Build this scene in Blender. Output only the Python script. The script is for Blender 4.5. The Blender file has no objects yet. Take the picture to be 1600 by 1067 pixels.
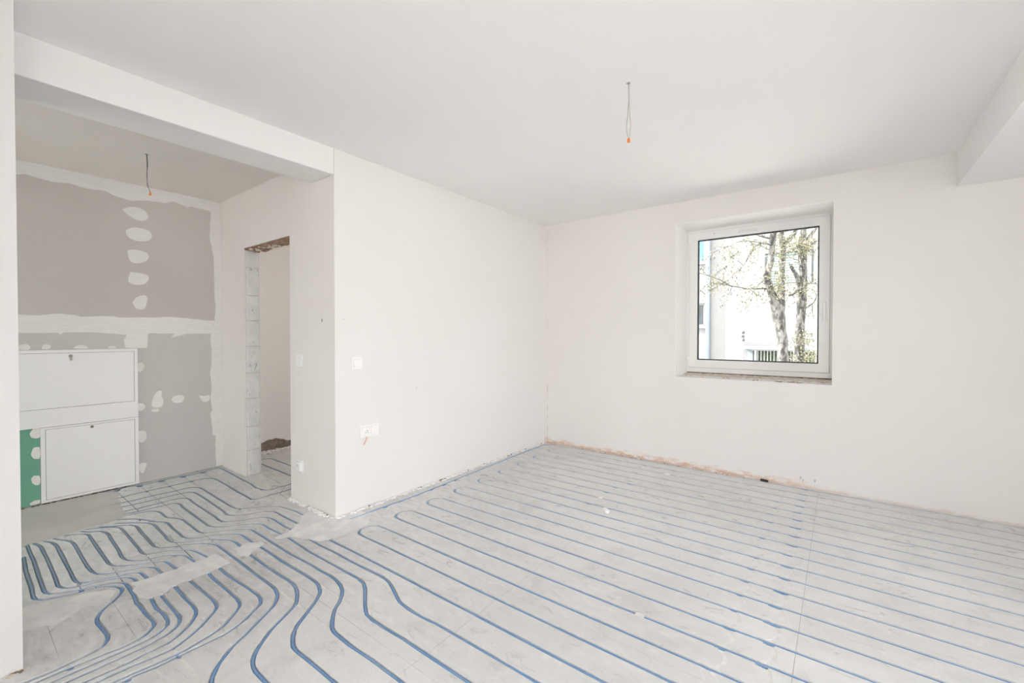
import bpy, bmesh, math, random
import numpy as np
from mathutils import Vector, Matrix
from mathutils.geometry import delaunay_2d_cdt

S = bpy.context.scene
COL = S.collection
R = random.Random(7)

# ------------------------------------------------------------------ camera
CAM_H = 1.3
cam_d = bpy.data.cameras.new('camera')
cam = bpy.data.objects.new('camera', cam_d)
COL.objects.link(cam)
F_PX, YAW, PITCH, ROLL, CY = 679.2694, math.radians(37.0733), math.radians(0.7687), math.radians(0.0347), 532.0994
fw = Vector((-math.sin(YAW), math.cos(YAW), 0)); rt = Vector((math.cos(YAW), math.sin(YAW), 0)); up = Vector((0, 0, 1))
f2 = fw * math.cos(PITCH) - up * math.sin(PITCH)
u2 = up * math.cos(PITCH) + fw * math.sin(PITCH)
r3 = rt * math.cos(ROLL) + u2 * math.sin(ROLL)
u3 = u2 * math.cos(ROLL) - rt * math.sin(ROLL)
m = Matrix((r3, u3, -f2)).transposed().to_4x4()
m.translation = Vector((0, 0, CAM_H))
cam.matrix_world = m
cam_d.sensor_fit = 'HORIZONTAL'
cam_d.sensor_width = 36.0
cam_d.lens = F_PX / 1600 * 36
cam_d.shift_y = (CY - 533.5) / 1600
cam_d.clip_start = 0.02
cam_d.clip_end = 200
S.camera = cam

# ------------------------------------------------------------------ sky, sun, exposure
W = bpy.data.worlds.new('sky'); S.world = W; W.use_nodes = True
bg = W.node_tree.nodes['Background']
bg.inputs['Color'].default_value = (1.0, 0.993, 0.99, 1)
bg.inputs['Strength'].default_value = 3.0
sun_d = bpy.data.lights.new('sun', 'SUN'); sun_d.energy = 9.0; sun_d.angle = math.radians(0.6)
sun_d.color = (1.0, 0.97, 0.93)
sun = bpy.data.objects.new('sun', sun_d); COL.objects.link(sun)
sun.rotation_euler = Vector((0.80, 0.22, -0.56)).to_track_quat('-Z', 'Y').to_euler()
sun.location = (0, -5, 12)

def portal(name, loc, direction, w, h):
    d = bpy.data.lights.new(name, 'AREA'); d.shape = 'RECTANGLE'; d.size = w; d.size_y = h
    d.cycles.is_portal = True
    o = bpy.data.objects.new(name, d); COL.objects.link(o)
    o.location = loc; o.rotation_euler = Vector(direction).to_track_quat('-Z', 'Z').to_euler()
    return o

S.view_settings.view_transform = 'Standard'
S.view_settings.look = 'None'
S.view_settings.gamma = 1.0
S.view_settings.use_curve_mapping = False
S.view_settings.exposure = 1.43
S.cycles.use_denoising = True
S.cycles.max_bounces = 12
S.cycles.diffuse_bounces = 8
S.cycles.transparent_max_bounces = 12
S.cycles.sample_clamp_indirect = 8

# ------------------------------------------------------------------ measured room
XA, YW, H = -2.8455, 4.4241, 2.6055          # left wall face, window wall face, ceiling
YB, XH, ZH = 1.6927, -4.8593, 2.5921         # hall door wall, hall back wall, hall ceiling
XB, ZB = -3.1422, 2.4235                     # back of the beam, underside of the beam
XR, ZR = 0.6551, 2.3631                      # right downstand
WX0, WX1, WZ0, WZ1 = -1.309, -0.049, 0.887, 2.3958
DX0, DX1, DZ = -4.3445, -3.488, 2.0857
YB2 = 1.832                                  # far face of the hall door wall
XD = -5.12                                   # wall seen through the doorway
XE, YF = 2.9, -2.0                           # right wall, wall behind the camera
YO = 4.98                                    # outer face of the window wall
NX, NY = -2.5185, 0.189                      # near wall pier: face and end
def Yk(k): return 0.425 + 0.1529 * k

# ------------------------------------------------------------------ helpers
def mesh_obj(name, bm, mats, parent=None, smooth=False):
    me = bpy.data.meshes.new(name)
    bm.normal_update()
    bm.to_mesh(me); bm.free()
    for mt in (mats if isinstance(mats, (list, tuple)) else [mats]): me.materials.append(mt)
    if smooth:
        for p in me.polygons: p.use_smooth = True
    o = bpy.data.objects.new(name, me); COL.objects.link(o)
    if parent is not None: o.parent = parent
    return o

def data_obj(name, verts, faces, mats, parent=None, mi=None, smooth=False):
    me = bpy.data.meshes.new(name); me.from_pydata(verts, [], faces); me.update()
    for mt in (mats if isinstance(mats, (list, tuple)) else [mats]): me.materials.append(mt)
    if mi is not None: me.polygons.foreach_set('material_index', mi)
    if smooth: me.polygons.foreach_set('use_smooth', [True] * len(me.polygons))
    o = bpy.data.objects.new(name, me); COL.objects.link(o)
    if parent is not None: o.parent = parent
    return o

def empty(name, loc=(0, 0, 0)):
    o = bpy.data.objects.new(name, None); COL.objects.link(o); o.location = loc
    o.empty_display_size = 0.1
    return o

def tag(o, label, cat, group=None, kind=None):
    o['label'] = label; o['category'] = cat
    if group: o['group'] = group
    if kind: o['kind'] = kind
    return o

def struct(o, label, cat): return tag(o, label, cat, kind='structure')

def box(bm, x0, x1, y0, y1, z0, z1, mi=0):
    v = [bm.verts.new(p) for p in ((x0, y0, z0), (x1, y0, z0), (x1, y1, z0), (x0, y1, z0),
                                   (x0, y0, z1), (x1, y0, z1), (x1, y1, z1), (x0, y1, z1))]
    fs = []
    for q in ((0, 3, 2, 1), (4, 5, 6, 7), (0, 1, 5, 4), (1, 2, 6, 5), (2, 3, 7, 6), (3, 0, 4, 7)):
        f = bm.faces.new([v[i] for i in q]); f.material_index = mi; fs.append(f)
    return v

def bev(bm, w, seg=2):
    bmesh.ops.bevel(bm, geom=list(bm.edges), offset=w, segments=seg, affect='EDGES', profile=0.5)

def boxo(name, dims, mat, parent=None, bevel=0, seg=2):
    bm = bmesh.new(); box(bm, *dims)
    if bevel: bev(bm, bevel, seg)
    return mesh_obj(name, bm, mat, parent)

def wall_cut(bm, axis, c0, c1, a0, a1, z0, z1, holes):
    """wall slab between c0..c1 on `axis`, a0..a1 along the other axis, with rectangular through holes
    (a0,a1,z0,z1); outer faces and reveals only, no inner seams"""
    As = sorted({a0, a1, *[h[0] for h in holes], *[h[1] for h in holes]})
    Zs = sorted({z0, z1, *[h[2] for h in holes], *[h[3] for h in holes]})
    vd = {}
    def V(c, a, z):
        k = (c, a, z)
        if k not in vd: vd[k] = bm.verts.new((c, a, z) if axis == 'x' else (a, c, z))
        return vd[k]
    def solid(i, j):
        if i < 0 or j < 0 or i >= len(As) - 1 or j >= len(Zs) - 1: return False
        ca, cz = (As[i] + As[i + 1]) / 2, (Zs[j] + Zs[j + 1]) / 2
        return not any(h[0] < ca < h[1] and h[2] < cz < h[3] for h in holes)
    for i in range(len(As) - 1):
        for j in range(len(Zs) - 1):
            if not solid(i, j): continue
            p, q, r, s = As[i], As[i + 1], Zs[j], Zs[j + 1]
            for c in (c0, c1): bm.faces.new([V(c, p, r), V(c, q, r), V(c, q, s), V(c, p, s)])
            if not solid(i - 1, j): bm.faces.new([V(c0, p, r), V(c1, p, r), V(c1, p, s), V(c0, p, s)])
            if not solid(i + 1, j): bm.faces.new([V(c0, q, r), V(c1, q, r), V(c1, q, s), V(c0, q, s)])
            if not solid(i, j - 1): bm.faces.new([V(c0, p, r), V(c1, p, r), V(c1, q, r), V(c0, q, r)])
            if not solid(i, j + 1): bm.faces.new([V(c0, p, s), V(c1, p, s), V(c1, q, s), V(c0, q, s)])
    bmesh.ops.recalc_face_normals(bm, faces=list(bm.faces))

def prism(bm, pts, to3, t, mi=0):
    """flat outline pts (2D) lifted by thickness t; to3(u,v,h)"""
    a = [bm.verts.new(to3(u, v, 0)) for u, v in pts]
    b = [bm.verts.new(to3(u, v, t)) for u, v in pts]
    n = len(pts)
    fs = [bm.faces.new(b), bm.faces.new(a[::-1])]
    for i in range(n): fs.append(bm.faces.new([a[i], a[(i + 1) % n], b[(i + 1) % n], b[i]]))
    for f in fs: f.material_index = mi
    bmesh.ops.recalc_face_normals(bm, faces=fs)

def ruffle(pts, amp, step, rnd, closed=True):
    """subdivide an outline and roughen it like trowelled filler"""
    out = []
    n = len(pts)
    for i in range(n if closed else n - 1):
        a, b = Vector(pts[i]), Vector(pts[(i + 1) % n])
        L = (b - a).length; k = max(1, int(L / step))
        nrm = Vector((-(b - a).y, (b - a).x)); nrm = nrm / (L + 1e-9)
        for j in range(k):
            p = a.lerp(b, j / k)
            p = p + nrm * rnd.uniform(-amp, amp) if j else p
            out.append((p.x, p.y))
    return out

def tube(bm, pts, rad, n=8, caps=True):
    pts = [Vector(p) for p in pts]
    rads = rad if isinstance(rad, (list, tuple)) else [rad] * len(pts)
    rings = []; prev = None
    for i, p in enumerate(pts):
        t = (pts[min(i + 1, len(pts) - 1)] - pts[max(i - 1, 0)]).normalized()
        ref = prev if prev is not None else (Vector((0, 0, 1)) if abs(t.z) < 0.9 else Vector((1, 0, 0)))
        s = t.cross(ref)
        if s.length < 1e-6: s = t.orthogonal()
        s.normalize(); u = s.cross(t).normalized(); prev = u
        rings.append([bm.verts.new(p + (s * math.cos(a) + u * math.sin(a)) * rads[i]) for a in [2 * math.pi * k / n for k in range(n)]])
    fs = []
    for a, b in zip(rings, rings[1:]):
        for k in range(n): fs.append(bm.faces.new([a[k], a[(k + 1) % n], b[(k + 1) % n], b[k]]))
    if caps: fs += [bm.faces.new(rings[0][::-1]), bm.faces.new(rings[-1])]
    bmesh.ops.recalc_face_normals(bm, faces=fs)
    return fs

def catmull(pts, step=0.03):
    P = [np.array(p, float) for p in pts]
    P = [2 * P[0] - P[1]] + P + [2 * P[-1] - P[-2]]
    out = []
    for i in range(1, len(P) - 2):
        a, b, c, d = P[i - 1:i + 3]
        n = max(1, int(round(np.linalg.norm(c - b) / step)))
        # centripetal-like tangents kept short so uneven spacing cannot overshoot
        L = np.linalg.norm(c - b)
        t1 = (c - a) / (np.linalg.norm(c - a) + 1e-9) * L; t2 = (d - b) / (np.linalg.norm(d - b) + 1e-9) * L
        for j in range(n):
            s = j / n
            out.append((2*s**3-3*s**2+1)*b + (s**3-2*s**2+s)*t1 + (-2*s**3+3*s**2)*c + (s**3-s**2)*t2)
    out.append(P[-2])
    return out

# ------------------------------------------------------------------ materials
def mat(name, base, rough=0.6, **kw):
    mt = bpy.data.materials.new(name); mt.use_nodes = True
    nt = mt.node_tree; p = nt.nodes['Principled BSDF']
    p.inputs['Base Color'].default_value = (*base, 1); p.inputs['Roughness'].default_value = rough
    for k, v in kw.items(): p.inputs[k].default_value = v
    return mt

class N:
    """small node helper working in world position, so coplanar pieces share one texture"""
    def __init__(s, mt):
        s.t = mt.node_tree; s.p = s.t.nodes['Principled BSDF']
        s.pos = s.t.nodes.new('ShaderNodeNewGeometry').outputs['Position']
    def n(s, kind, **k):
        x = s.t.nodes.new(kind)
        for a, v in k.items(): setattr(x, a, v)
        return x
    def link(s, a, b): s.t.links.new(a, b)
    def scale(s, sc):
        m_ = s.n('ShaderNodeMapping'); s.link(s.pos, m_.inputs['Vector'])
        m_.inputs['Scale'].default_value = sc if isinstance(sc, tuple) else (sc, sc, sc)
        return m_.outputs[0]
    def noise(s, sc, detail=4, rough=0.55, dist=0.0, vec=None):
        x = s.n('ShaderNodeTexNoise'); x.inputs['Scale'].default_value = 1.0
        x.inputs['Detail'].default_value = detail; x.inputs['Roughness'].default_value = rough
        x.inputs['Distortion'].default_value = dist
        s.link(vec if vec is not None else s.scale(sc), x.inputs['Vector'])
        return x.outputs['Fac']
    def ramp(s, fac, a, b, lo=0.0, hi=1.0):
        x = s.n('ShaderNodeMapRange'); x.interpolation_type = 'SMOOTHSTEP'
        x.inputs['From Min'].default_value = a; x.inputs['From Max'].default_value = b
        x.inputs['To Min'].default_value = lo; x.inputs['To Max'].default_value = hi
        s.link(fac, x.inputs['Value']); return x.outputs['Result']
    def math(s, op, a, b=None):
        x = s.n('ShaderNodeMath', operation=op)
        for i, v in enumerate((a, b)):
            if v is None: continue
            if isinstance(v, (int, float)): x.inputs[i].default_value = v
            else: s.link(v, x.inputs[i])
        return x.outputs[0]
    def mix(s, fac, a, b):
        x = s.n('ShaderNodeMix', data_type='RGBA')
        if isinstance(fac, (int, float)): x.inputs[0].default_value = fac
        else: s.link(fac, x.inputs[0])
        for i, v in ((6, a), (7, b)):
            if isinstance(v, tuple): x.inputs[i].default_value = (*v, 1)
            else: s.link(v, x.inputs[i])
        return x.outputs[2]
    def xyz(s):
        x = s.n('ShaderNodeSeparateXYZ'); s.link(s.pos, x.inputs[0]); return x.outputs
    def color(s, c): s.link(c, s.p.inputs['Base Color'])
    def rough(s, c): s.link(c, s.p.inputs['Roughness'])
    def bump(s, h, strength=0.3, dist=0.002):
        x = s.n('ShaderNodeBump'); x.inputs['Strength'].default_value = strength; x.inputs['Distance'].default_value = dist
        s.link(h, x.inputs['Height']); s.link(x.outputs[0], s.p.inputs['Normal'])

def plaster(name, c1, c2, stains=None, rough=0.85):
    mt = mat(name, c1, rough); g = N(mt)
    big = g.noise(0.9, 3, 0.5); fine = g.noise(14, 5, 0.6)
    col = g.mix(g.ramp(big, 0.35, 0.7), c1, c2)
    spk = g.ramp(g.noise(38, 2, 0.5), 0.74, 0.80)
    col = g.mix(g.math('MULTIPLY', spk, 0.12), col, (0.55, 0.42, 0.32))
    if stains:
        for s in stains: col = s(g, col)
    g.color(col); g.bump(g.math('ADD', g.math('MULTIPLY', fine, 0.35), g.noise(2.2, 3)), 0.22, 0.004)
    return mt

def st_base(a0, a1, zmax, axis, tint, amt, thr):
    """rust / mortar staining that creeps up from the floor, thinning out along the wall"""
    def f(g, col):
        o = g.xyz(); along = o[0] if axis == 'x' else o[1]
        zz = g.math('ADD', o[2], g.math('MULTIPLY', g.noise(3.0, 4, 0.6), -zmax * 0.9))
        low = g.ramp(zz, -zmax * 0.45, zmax * 0.35, 1.0, 0.0)
        span = g.ramp(along, a0, a1, 1.0, 0.0)
        zl = g.ramp(o[2], 0.0, zmax * 0.6, 0.22, 0.0)
        pat = g.ramp(g.math('ADD', g.noise((9, 9, 30), 6, 0.7), zl), thr + 0.10, thr + 0.30)
        return g.mix(g.math('MULTIPLY', g.math('MULTIPLY', g.math('MULTIPLY', low, span), pat), amt), col, tint)
    return f

def crack(g, col):
    o = g.xyz(); d = g.math('ABSOLUTE', g.math('ADD', o[0], g.math('ADD', g.math('MULTIPLY', g.noise(6, 2), 0.012), 2.800)))
    return g.mix(g.math('MULTIPLY', g.ramp(d, 0.0015, 0.005, 1.0, 0.0), g.ramp(g.noise((3, 3, 9), 4, 0.6), 0.46, 0.62, 0.0, 0.75)), col, (0.50, 0.34, 0.25))
PW1, PW2 = (0.775, 0.745, 0.72), (0.795, 0.77, 0.75)
M = {}
M['plaster'] = plaster('plaster_warm_white', PW1, PW2)
M['plaster_left'] = plaster('plaster_left_wall', (0.765, 0.75, 0.735), (0.78, 0.765, 0.755), [
    st_base(8.0, 1.0, 0.10, 'y', (0.60, 0.47, 0.38), 0.55, 0.47)])
M['plaster_back'] = plaster('plaster_window_wall', (0.81, 0.785, 0.765), (0.82, 0.80, 0.783), [
    st_base(-0.9, 0.2, 0.17, 'x', (0.66, 0.42, 0.28), 0.95, 0.46),
    st_base(2.0, 6.0, 0.07, 'x', (0.62, 0.50, 0.42), 0.5, 0.45), crack])
M['ceiling'] = plaster('ceiling_plaster', (0.87, 0.863, 0.855), (0.88, 0.873, 0.865))
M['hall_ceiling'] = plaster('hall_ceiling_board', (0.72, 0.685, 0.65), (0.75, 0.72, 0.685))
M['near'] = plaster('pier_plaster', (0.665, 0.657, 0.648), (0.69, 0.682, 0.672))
M['reveal'] = plaster('reveal_white', (0.90, 0.895, 0.88), (0.91, 0.905, 0.89))
M['beam'] = plaster('beam_plaster', (0.79, 0.782, 0.775), (0.80, 0.792, 0.785))

def board_mat(name, c1, c2):
    mt = mat(name, c1, 0.8); g = N(mt)
    col = g.mix(g.ramp(g.noise(1.2, 3), 0.35, 0.7), c1, c2)
    fib = g.noise((40, 60, 220), 3, 0.6)
    col = g.mix(g.math('MULTIPLY', g.ramp(fib, 0.4, 0.7), 0.25), col, tuple(v * 0.86 for v in c1))
    g.color(col); g.bump(fib, 0.08, 0.001); return mt
M['grey_board'] = board_mat('grey_plasterboard', (0.515, 0.49, 0.465), (0.555, 0.53, 0.505))
M['green_board'] = board_mat('green_plasterboard', (0.15, 0.37, 0.265), (0.18, 0.41, 0.30))
M['grey_board_cool'] = board_mat('pale_grey_plasterboard', (0.525, 0.518, 0.502), (0.56, 0.553, 0.538))

def filler_mat(name, c):
    mt = mat(name, c, 0.8); g = N(mt)
    st = g.noise((9, 9, 60), 4, 0.6)
    g.color(g.mix(g.ramp(st, 0.3, 0.75), c, tuple(v * 0.93 for v in c))); g.bump(st, 0.15, 0.0015); return mt
M['filler'] = filler_mat('joint_filler_white', (0.76, 0.75, 0.73))

# floor boards: grey gypsum fibre with trowel smears, scuffs and dust
def floor_mat():
    mt = mat('floor_board_gypsum_fibre', (0.6, 0.6, 0.59), 0.5, **{'Specular IOR Level': 0.75}); g = N(mt)
    big = g.noise(0.9, 4, 0.55); mid = g.noise(4.5, 8, 0.68, 0.6); smear = g.noise((5, 12, 5), 7, 0.68, 1.6); fine = g.noise(60, 4, 0.62)
    ob = g.n('ShaderNodeObjectInfo')
    col = g.mix(g.ramp(big, 0.32, 0.68), (0.65, 0.65, 0.65), (0.75, 0.75, 0.748))
    col = g.mix(g.ramp(mid, 0.50, 0.33, 0, 0.36), col, (0.50, 0.50, 0.50))
    col = g.mix(g.ramp(smear, 0.50, 0.70, 0, 0.75), col, (0.78, 0.778, 0.772))
    for sc, ds, w in (((3.1, 2.3, 3), 2.2, 0.006), ((7, 9, 7), 3.0, 0.010), ((2.0, 5.5, 2), 1.2, 0.005)):   # trowel and scuff lines
        ln = g.math('ABSOLUTE', g.math('SUBTRACT', g.noise(sc, 3, 0.5, ds), 0.5))
        col = g.mix(g.math('MULTIPLY', g.ramp(ln, 0.0, w, 0.6, 0.0), g.ramp(mid, 0.40, 0.62)), col, (0.82, 0.818, 0.812))
    col = g.mix(g.ramp(fine, 0.65, 0.73, 0, 0.35), col, (0.50, 0.498, 0.49))
    col = g.mix(g.math('MULTIPLY', ob.outputs['Random'], 0.06), col, (0.40, 0.40, 0.40))
    hx = g.ramp(g.math('ADD', g.xyz()[0], g.math('MULTIPLY', mid, 0.8)), -1.2, -2.4, 0.0, 0.42)      # dimmer hall light painted in: boards darken towards the hall
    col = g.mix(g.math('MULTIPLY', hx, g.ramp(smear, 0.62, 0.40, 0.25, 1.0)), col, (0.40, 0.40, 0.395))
    g.color(col)
    g.rough(g.ramp(smear, 0.25, 0.75, 0.25, 0.40))
    g.bump(g.math('ADD', g.math('MULTIPLY', fine, 0.25), mid), 0.12, 0.002)
    return mt
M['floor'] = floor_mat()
def dusty(name, c1, c2, sc=9, rough=0.75):
    mt = mat(name, c1, rough); g = N(mt)
    g.color(g.mix(g.ramp(g.noise(sc, 5, 0.6), 0.35, 0.7), c1, c2)); g.bump(g.noise(sc * 3, 5), 0.15, 0.003); return mt
M['groove'] = dusty('groove_cut_gypsum', (0.66, 0.655, 0.64), (0.80, 0.795, 0.78), 20)
M['floor_fill'] = dusty('floor_filler', (0.72, 0.718, 0.712), (0.86, 0.858, 0.852), 8)
M['screed'] = dusty('grey_screed', (0.50, 0.485, 0.46), (0.57, 0.555, 0.53), 3)
M['dark_gap'] = dusty('dark_dusty_gap', (0.10, 0.085, 0.07), (0.20, 0.17, 0.14), 30)
M['rubble'] = dusty('mortar_rubble', (0.62, 0.54, 0.46), (0.78, 0.74, 0.69), 25)
M['crumb'] = dusty('plaster_crumb', (0.86, 0.855, 0.845), (0.90, 0.895, 0.89), 20)
M['earth'] = dusty('dark_mortar', (0.16, 0.125, 0.10), (0.27, 0.225, 0.19), 30)
def pipe_mat():
    mt = mat('blue_plastic_pipe', (0.14, 0.28, 0.52), 0.42); g = N(mt)
    d = g.ramp(g.noise(6, 5, 0.6), 0.40, 0.72)
    o = g.xyz()
    col = g.mix(g.math('MULTIPLY', d, 0.28), (0.165, 0.32, 0.57), (0.52, 0.55, 0.58))
    far = g.ramp(o[0], 0.55, 0.95, 0.0, 1.0)     # pipes turn grey-green towards the right
    hall = g.ramp(o[0], -3.05, -3.35, 0.0, 0.75)  # mortar dust on the pipes in the hall
    col = g.mix(hall, col, (0.17, 0.225, 0.285))
    col = g.mix(g.math('MULTIPLY', far, 0.6), col, (0.27, 0.30, 0.28))
    g.color(col); return mt
M['pipe'] = pipe_mat()
M['white_metal'] = mat('white_powder_coat', (0.79, 0.79, 0.785), 0.45)
M['white_plastic'] = mat('white_plastic', (0.86, 0.86, 0.855), 0.35)
M['chrome'] = mat('worn_metal_lock', (0.30, 0.28, 0.25), 0.45, Metallic=0.6)
M['dark'] = mat('dark_hole', (0.03, 0.03, 0.03), 0.7)
M['upvc'] = mat('white_upvc', (0.86, 0.86, 0.85), 0.32)
M['seal'] = mat('grey_seal', (0.56, 0.56, 0.55), 0.5)
M['gasket'] = mat('black_rubber_gasket', (0.02, 0.022, 0.025), 0.5)
M['orange'] = mat('orange_connector', (0.85, 0.24, 0.06), 0.4)
M['wire_grey'] = mat('grey_wire', (0.33, 0.36, 0.38), 0.5)
M['wire_brown'] = mat('brown_wire', (0.50, 0.38, 0.30), 0.5)
M['wire_dark'] = mat('dark_wire', (0.13, 0.12, 0.11), 0.5)
def wood_mat(name, c1, c2, vec, lo=0.35, hi=0.68):
    mt = mat(name, c1, 0.8); g = N(mt)
    g.color(g.mix(g.ramp(g.noise(vec, 6, 0.7, 0.6), lo, hi), c1, c2)); g.bump(g.noise(vec, 5), 0.5, 0.006); return mt
M['lintel'] = wood_mat('brown_raw_lintel', (0.20, 0.105, 0.07), (0.42, 0.28, 0.21), (6, 40, 40))
M['bark'] = wood_mat('grey_bark', (0.010, 0.010, 0.009), (0.115, 0.113, 0.105), (16, 16, 7), 0.42, 0.60)
def block_mat():
    mt = mat('aerated_concrete_block', (0.70, 0.71, 0.70), 0.9); g = N(mt)
    col = g.mix(g.ramp(g.noise(9, 5, 0.6), 0.35, 0.7), (0.66, 0.67, 0.66), (0.76, 0.765, 0.755))
    col = g.mix(g.ramp(g.noise((40, 40, 24), 4, 0.6), 0.62, 0.69, 0, 0.7), col, (0.30, 0.30, 0.29))
    col = g.mix(g.ramp(g.noise((22, 22, 9), 3, 0.5, 0.5), 0.71, 0.75, 0, 0.75), col, (0.25, 0.62, 0.36))
    g.color(col); g.bump(g.noise(60, 4), 0.4, 0.003); return mt
M['block'] = block_mat()
M['mortar'] = dusty('mortar_joint', (0.52, 0.51, 0.49), (0.63, 0.62, 0.60), 30)
def glass_mat():
    mt = bpy.data.materials.new('window_glass'); mt.use_nodes = True; nt = mt.node_tree
    for x in list(nt.nodes):
        if x.type == 'BSDF_PRINCIPLED': nt.nodes.remove(x)
    out = [x for x in nt.nodes if x.type == 'OUTPUT_MATERIAL'][0]
    tr = nt.nodes.new('ShaderNodeBsdfTransparent'); tr.inputs[0].default_value = (0.95, 0.95, 0.948, 1)
    gl = nt.nodes.new('ShaderNodeBsdfGlossy'); gl.inputs['Roughness'].default_value = 0.02
    fr = nt.nodes.new('ShaderNodeFresnel'); fr.inputs[0].default_value = 1.45
    mx = nt.nodes.new('ShaderNodeMixShader')
    nt.links.new(fr.outputs[0], mx.inputs[0]); nt.links.new(tr.outputs[0], mx.inputs[1]); nt.links.new(gl.outputs[0], mx.inputs[2])
    nt.links.new(mx.outputs[0], out.inputs['Surface']); return mt
M['glass'] = glass_mat()

# ------------------------------------------------------------------ room shell
# left wall of the main room (its end at YB is the corner of the hall opening)
bm = bmesh.new(); box(bm, XB, XA, YB, YW, -0.02, ZH + 0.03)
for f in bm.faces:
    if abs(f.calc_center_median().y - YB) < 1e-4: f.material_index = 1
wl = struct(mesh_obj('wall_left', bm, [M['plaster_left'], M['plaster']]), 'plastered left wall with a switch and a double socket', 'wall')
# window wall: window of the main room and an added one to light the room behind the doorway
bm = bmesh.new()
W2 = (-5.0, -3.35, 0.06, 2.4)
wall_cut(bm, 'y', YW, YO, XD - 0.25, XE + 0.3, -0.05, H + 0.03, [(WX0, WX1, WZ0, WZ1), W2])
wb = struct(mesh_obj('wall_back', bm, M['plaster_back']), 'plastered wall with the window, rust stained along the floor', 'wall')
# hall door wall
bm = bmesh.new(); wall_cut(bm, 'y', YB, YB2, XH, XB, -0.02, ZH + 0.03, [(DX0, DX1, -0.1, DZ)])
for v in list(bm.verts):
    if v.co.z < -0.05: v.co.z = -0.02
wh = struct(mesh_obj('wall_hall', bm, M['plaster']), 'plastered hall wall with the unfinished doorway', 'wall')
# hall back wall, plasterboard
bm = bmesh.new(); box(bm, XH - 0.12, XH - 0.0125, -2.0, YB, -0.02, ZH + 0.03)
wf = struct(mesh_obj('wall_far_left', bm, M['mortar']), 'plasterboard hall wall with white filled joints', 'wall')
G = 0.0015
def board(y0, y1, z0, z1, mt):
    return boxo('plasterboard', (XH - 0.0125, XH, y0 + G, y1 - G, z0 + G, z1 - G), mt, wf)
board(-2.0, YB, 1.385, ZH, M['grey_board'])
board(-2.0, 1.045, 1.18, 1.385, M['grey_board_cool'])
board(1.045, YB, 0.006, 1.385, M['grey_board_cool'])
b_ = board(-2.0, 0.467, 0.006, 1.18, M['green_board']); b_['label'] = 'green moisture resistant plasterboard'
# fill behind the cabinets
boxo('plasterboard', (XH - 0.0125, XH - 0.001, 0.467, 1.045, 0.006, 1.18), M['grey_board'], wf)

# near wall pier at the left edge of the view
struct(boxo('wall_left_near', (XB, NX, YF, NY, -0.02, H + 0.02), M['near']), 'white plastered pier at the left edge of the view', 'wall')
# the rest of the shell, out of view; its windows are added to light the room
bm = bmesh.new(); wall_cut(bm, 'x', XE, XE + 0.3, YF - 0.3, YO, -0.05, H + 0.03, [(-1.9, 0.5, 0.05, 2.45), (0.7, 2.8, 0.05, 2.45)])
wr = struct(mesh_obj('wall_right', bm, M['plaster']), 'right wall with two balcony windows, out of view', 'wall')
FW = [(-0.5, 1.6, 0.05, 2.35), (-4.6, -3.4, 0.3, 2.3)]  # unseen terrace and hall windows, added to brighten room and hall
bm = bmesh.new(); wall_cut(bm, 'y', YF - 0.3, YF, XD - 0.25, XE + 0.3, -0.05, H + 0.03, FW)
struct(mesh_obj('wall_front', bm, M['plaster']), 'plastered wall behind the camera with an added terrace window and an added hall window', 'wall')
bm = bmesh.new(); wall_cut(bm, 'x', XD - 0.12, XD, YB2, YW, -0.02, ZH + 0.03, [(3.55, 4.25, 0.9, 2.2)])
struct(mesh_obj('wall_room_far', bm, M['plaster']), 'plastered wall seen through the doorway', 'wall')
bm = bmesh.new(); box(bm, XD - 0.12, XH - 0.0, YB2 - 0.139, YB2, -0.02, ZH + 0.03)
struct(mesh_obj('wall_room_side', bm, M['plaster']), 'short wall beside the doorway in the next room', 'wall')

# ceilings
struct(boxo('ceiling', (XA, XE, YF, YW, H, H + 0.25), M['ceiling']), 'white plastered ceiling of the main room', 'ceiling')
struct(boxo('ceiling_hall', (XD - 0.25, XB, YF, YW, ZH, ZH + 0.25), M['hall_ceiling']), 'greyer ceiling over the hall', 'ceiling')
# beam over the hall opening; the strip over the left wall closes the gap between the ceilings
bm = bmesh.new(); box(bm, XB, XA, NY - 0.05, YB, ZB, H + 0.2); bev(bm, 0.006, 2)
struct(mesh_obj('trim_1', bm, M['beam']), 'white plastered beam over the opening to the hall', 'beam')
bm = bmesh.new(); box(bm, XB, XA, YB, YW, ZH + 0.03, H + 0.2)
struct(mesh_obj('trim_3', bm, M['plaster_left']), 'top strip of the left wall under the ceiling', 'trim')
# downstand on the right
bm = bmesh.new(); box(bm, XR, XR + 0.62, YF, YW, ZR, H + 0.02)
struct(mesh_obj('trim_2', bm, M['ceiling']), 'white plastered downstand beam at the right edge', 'beam')

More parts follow.
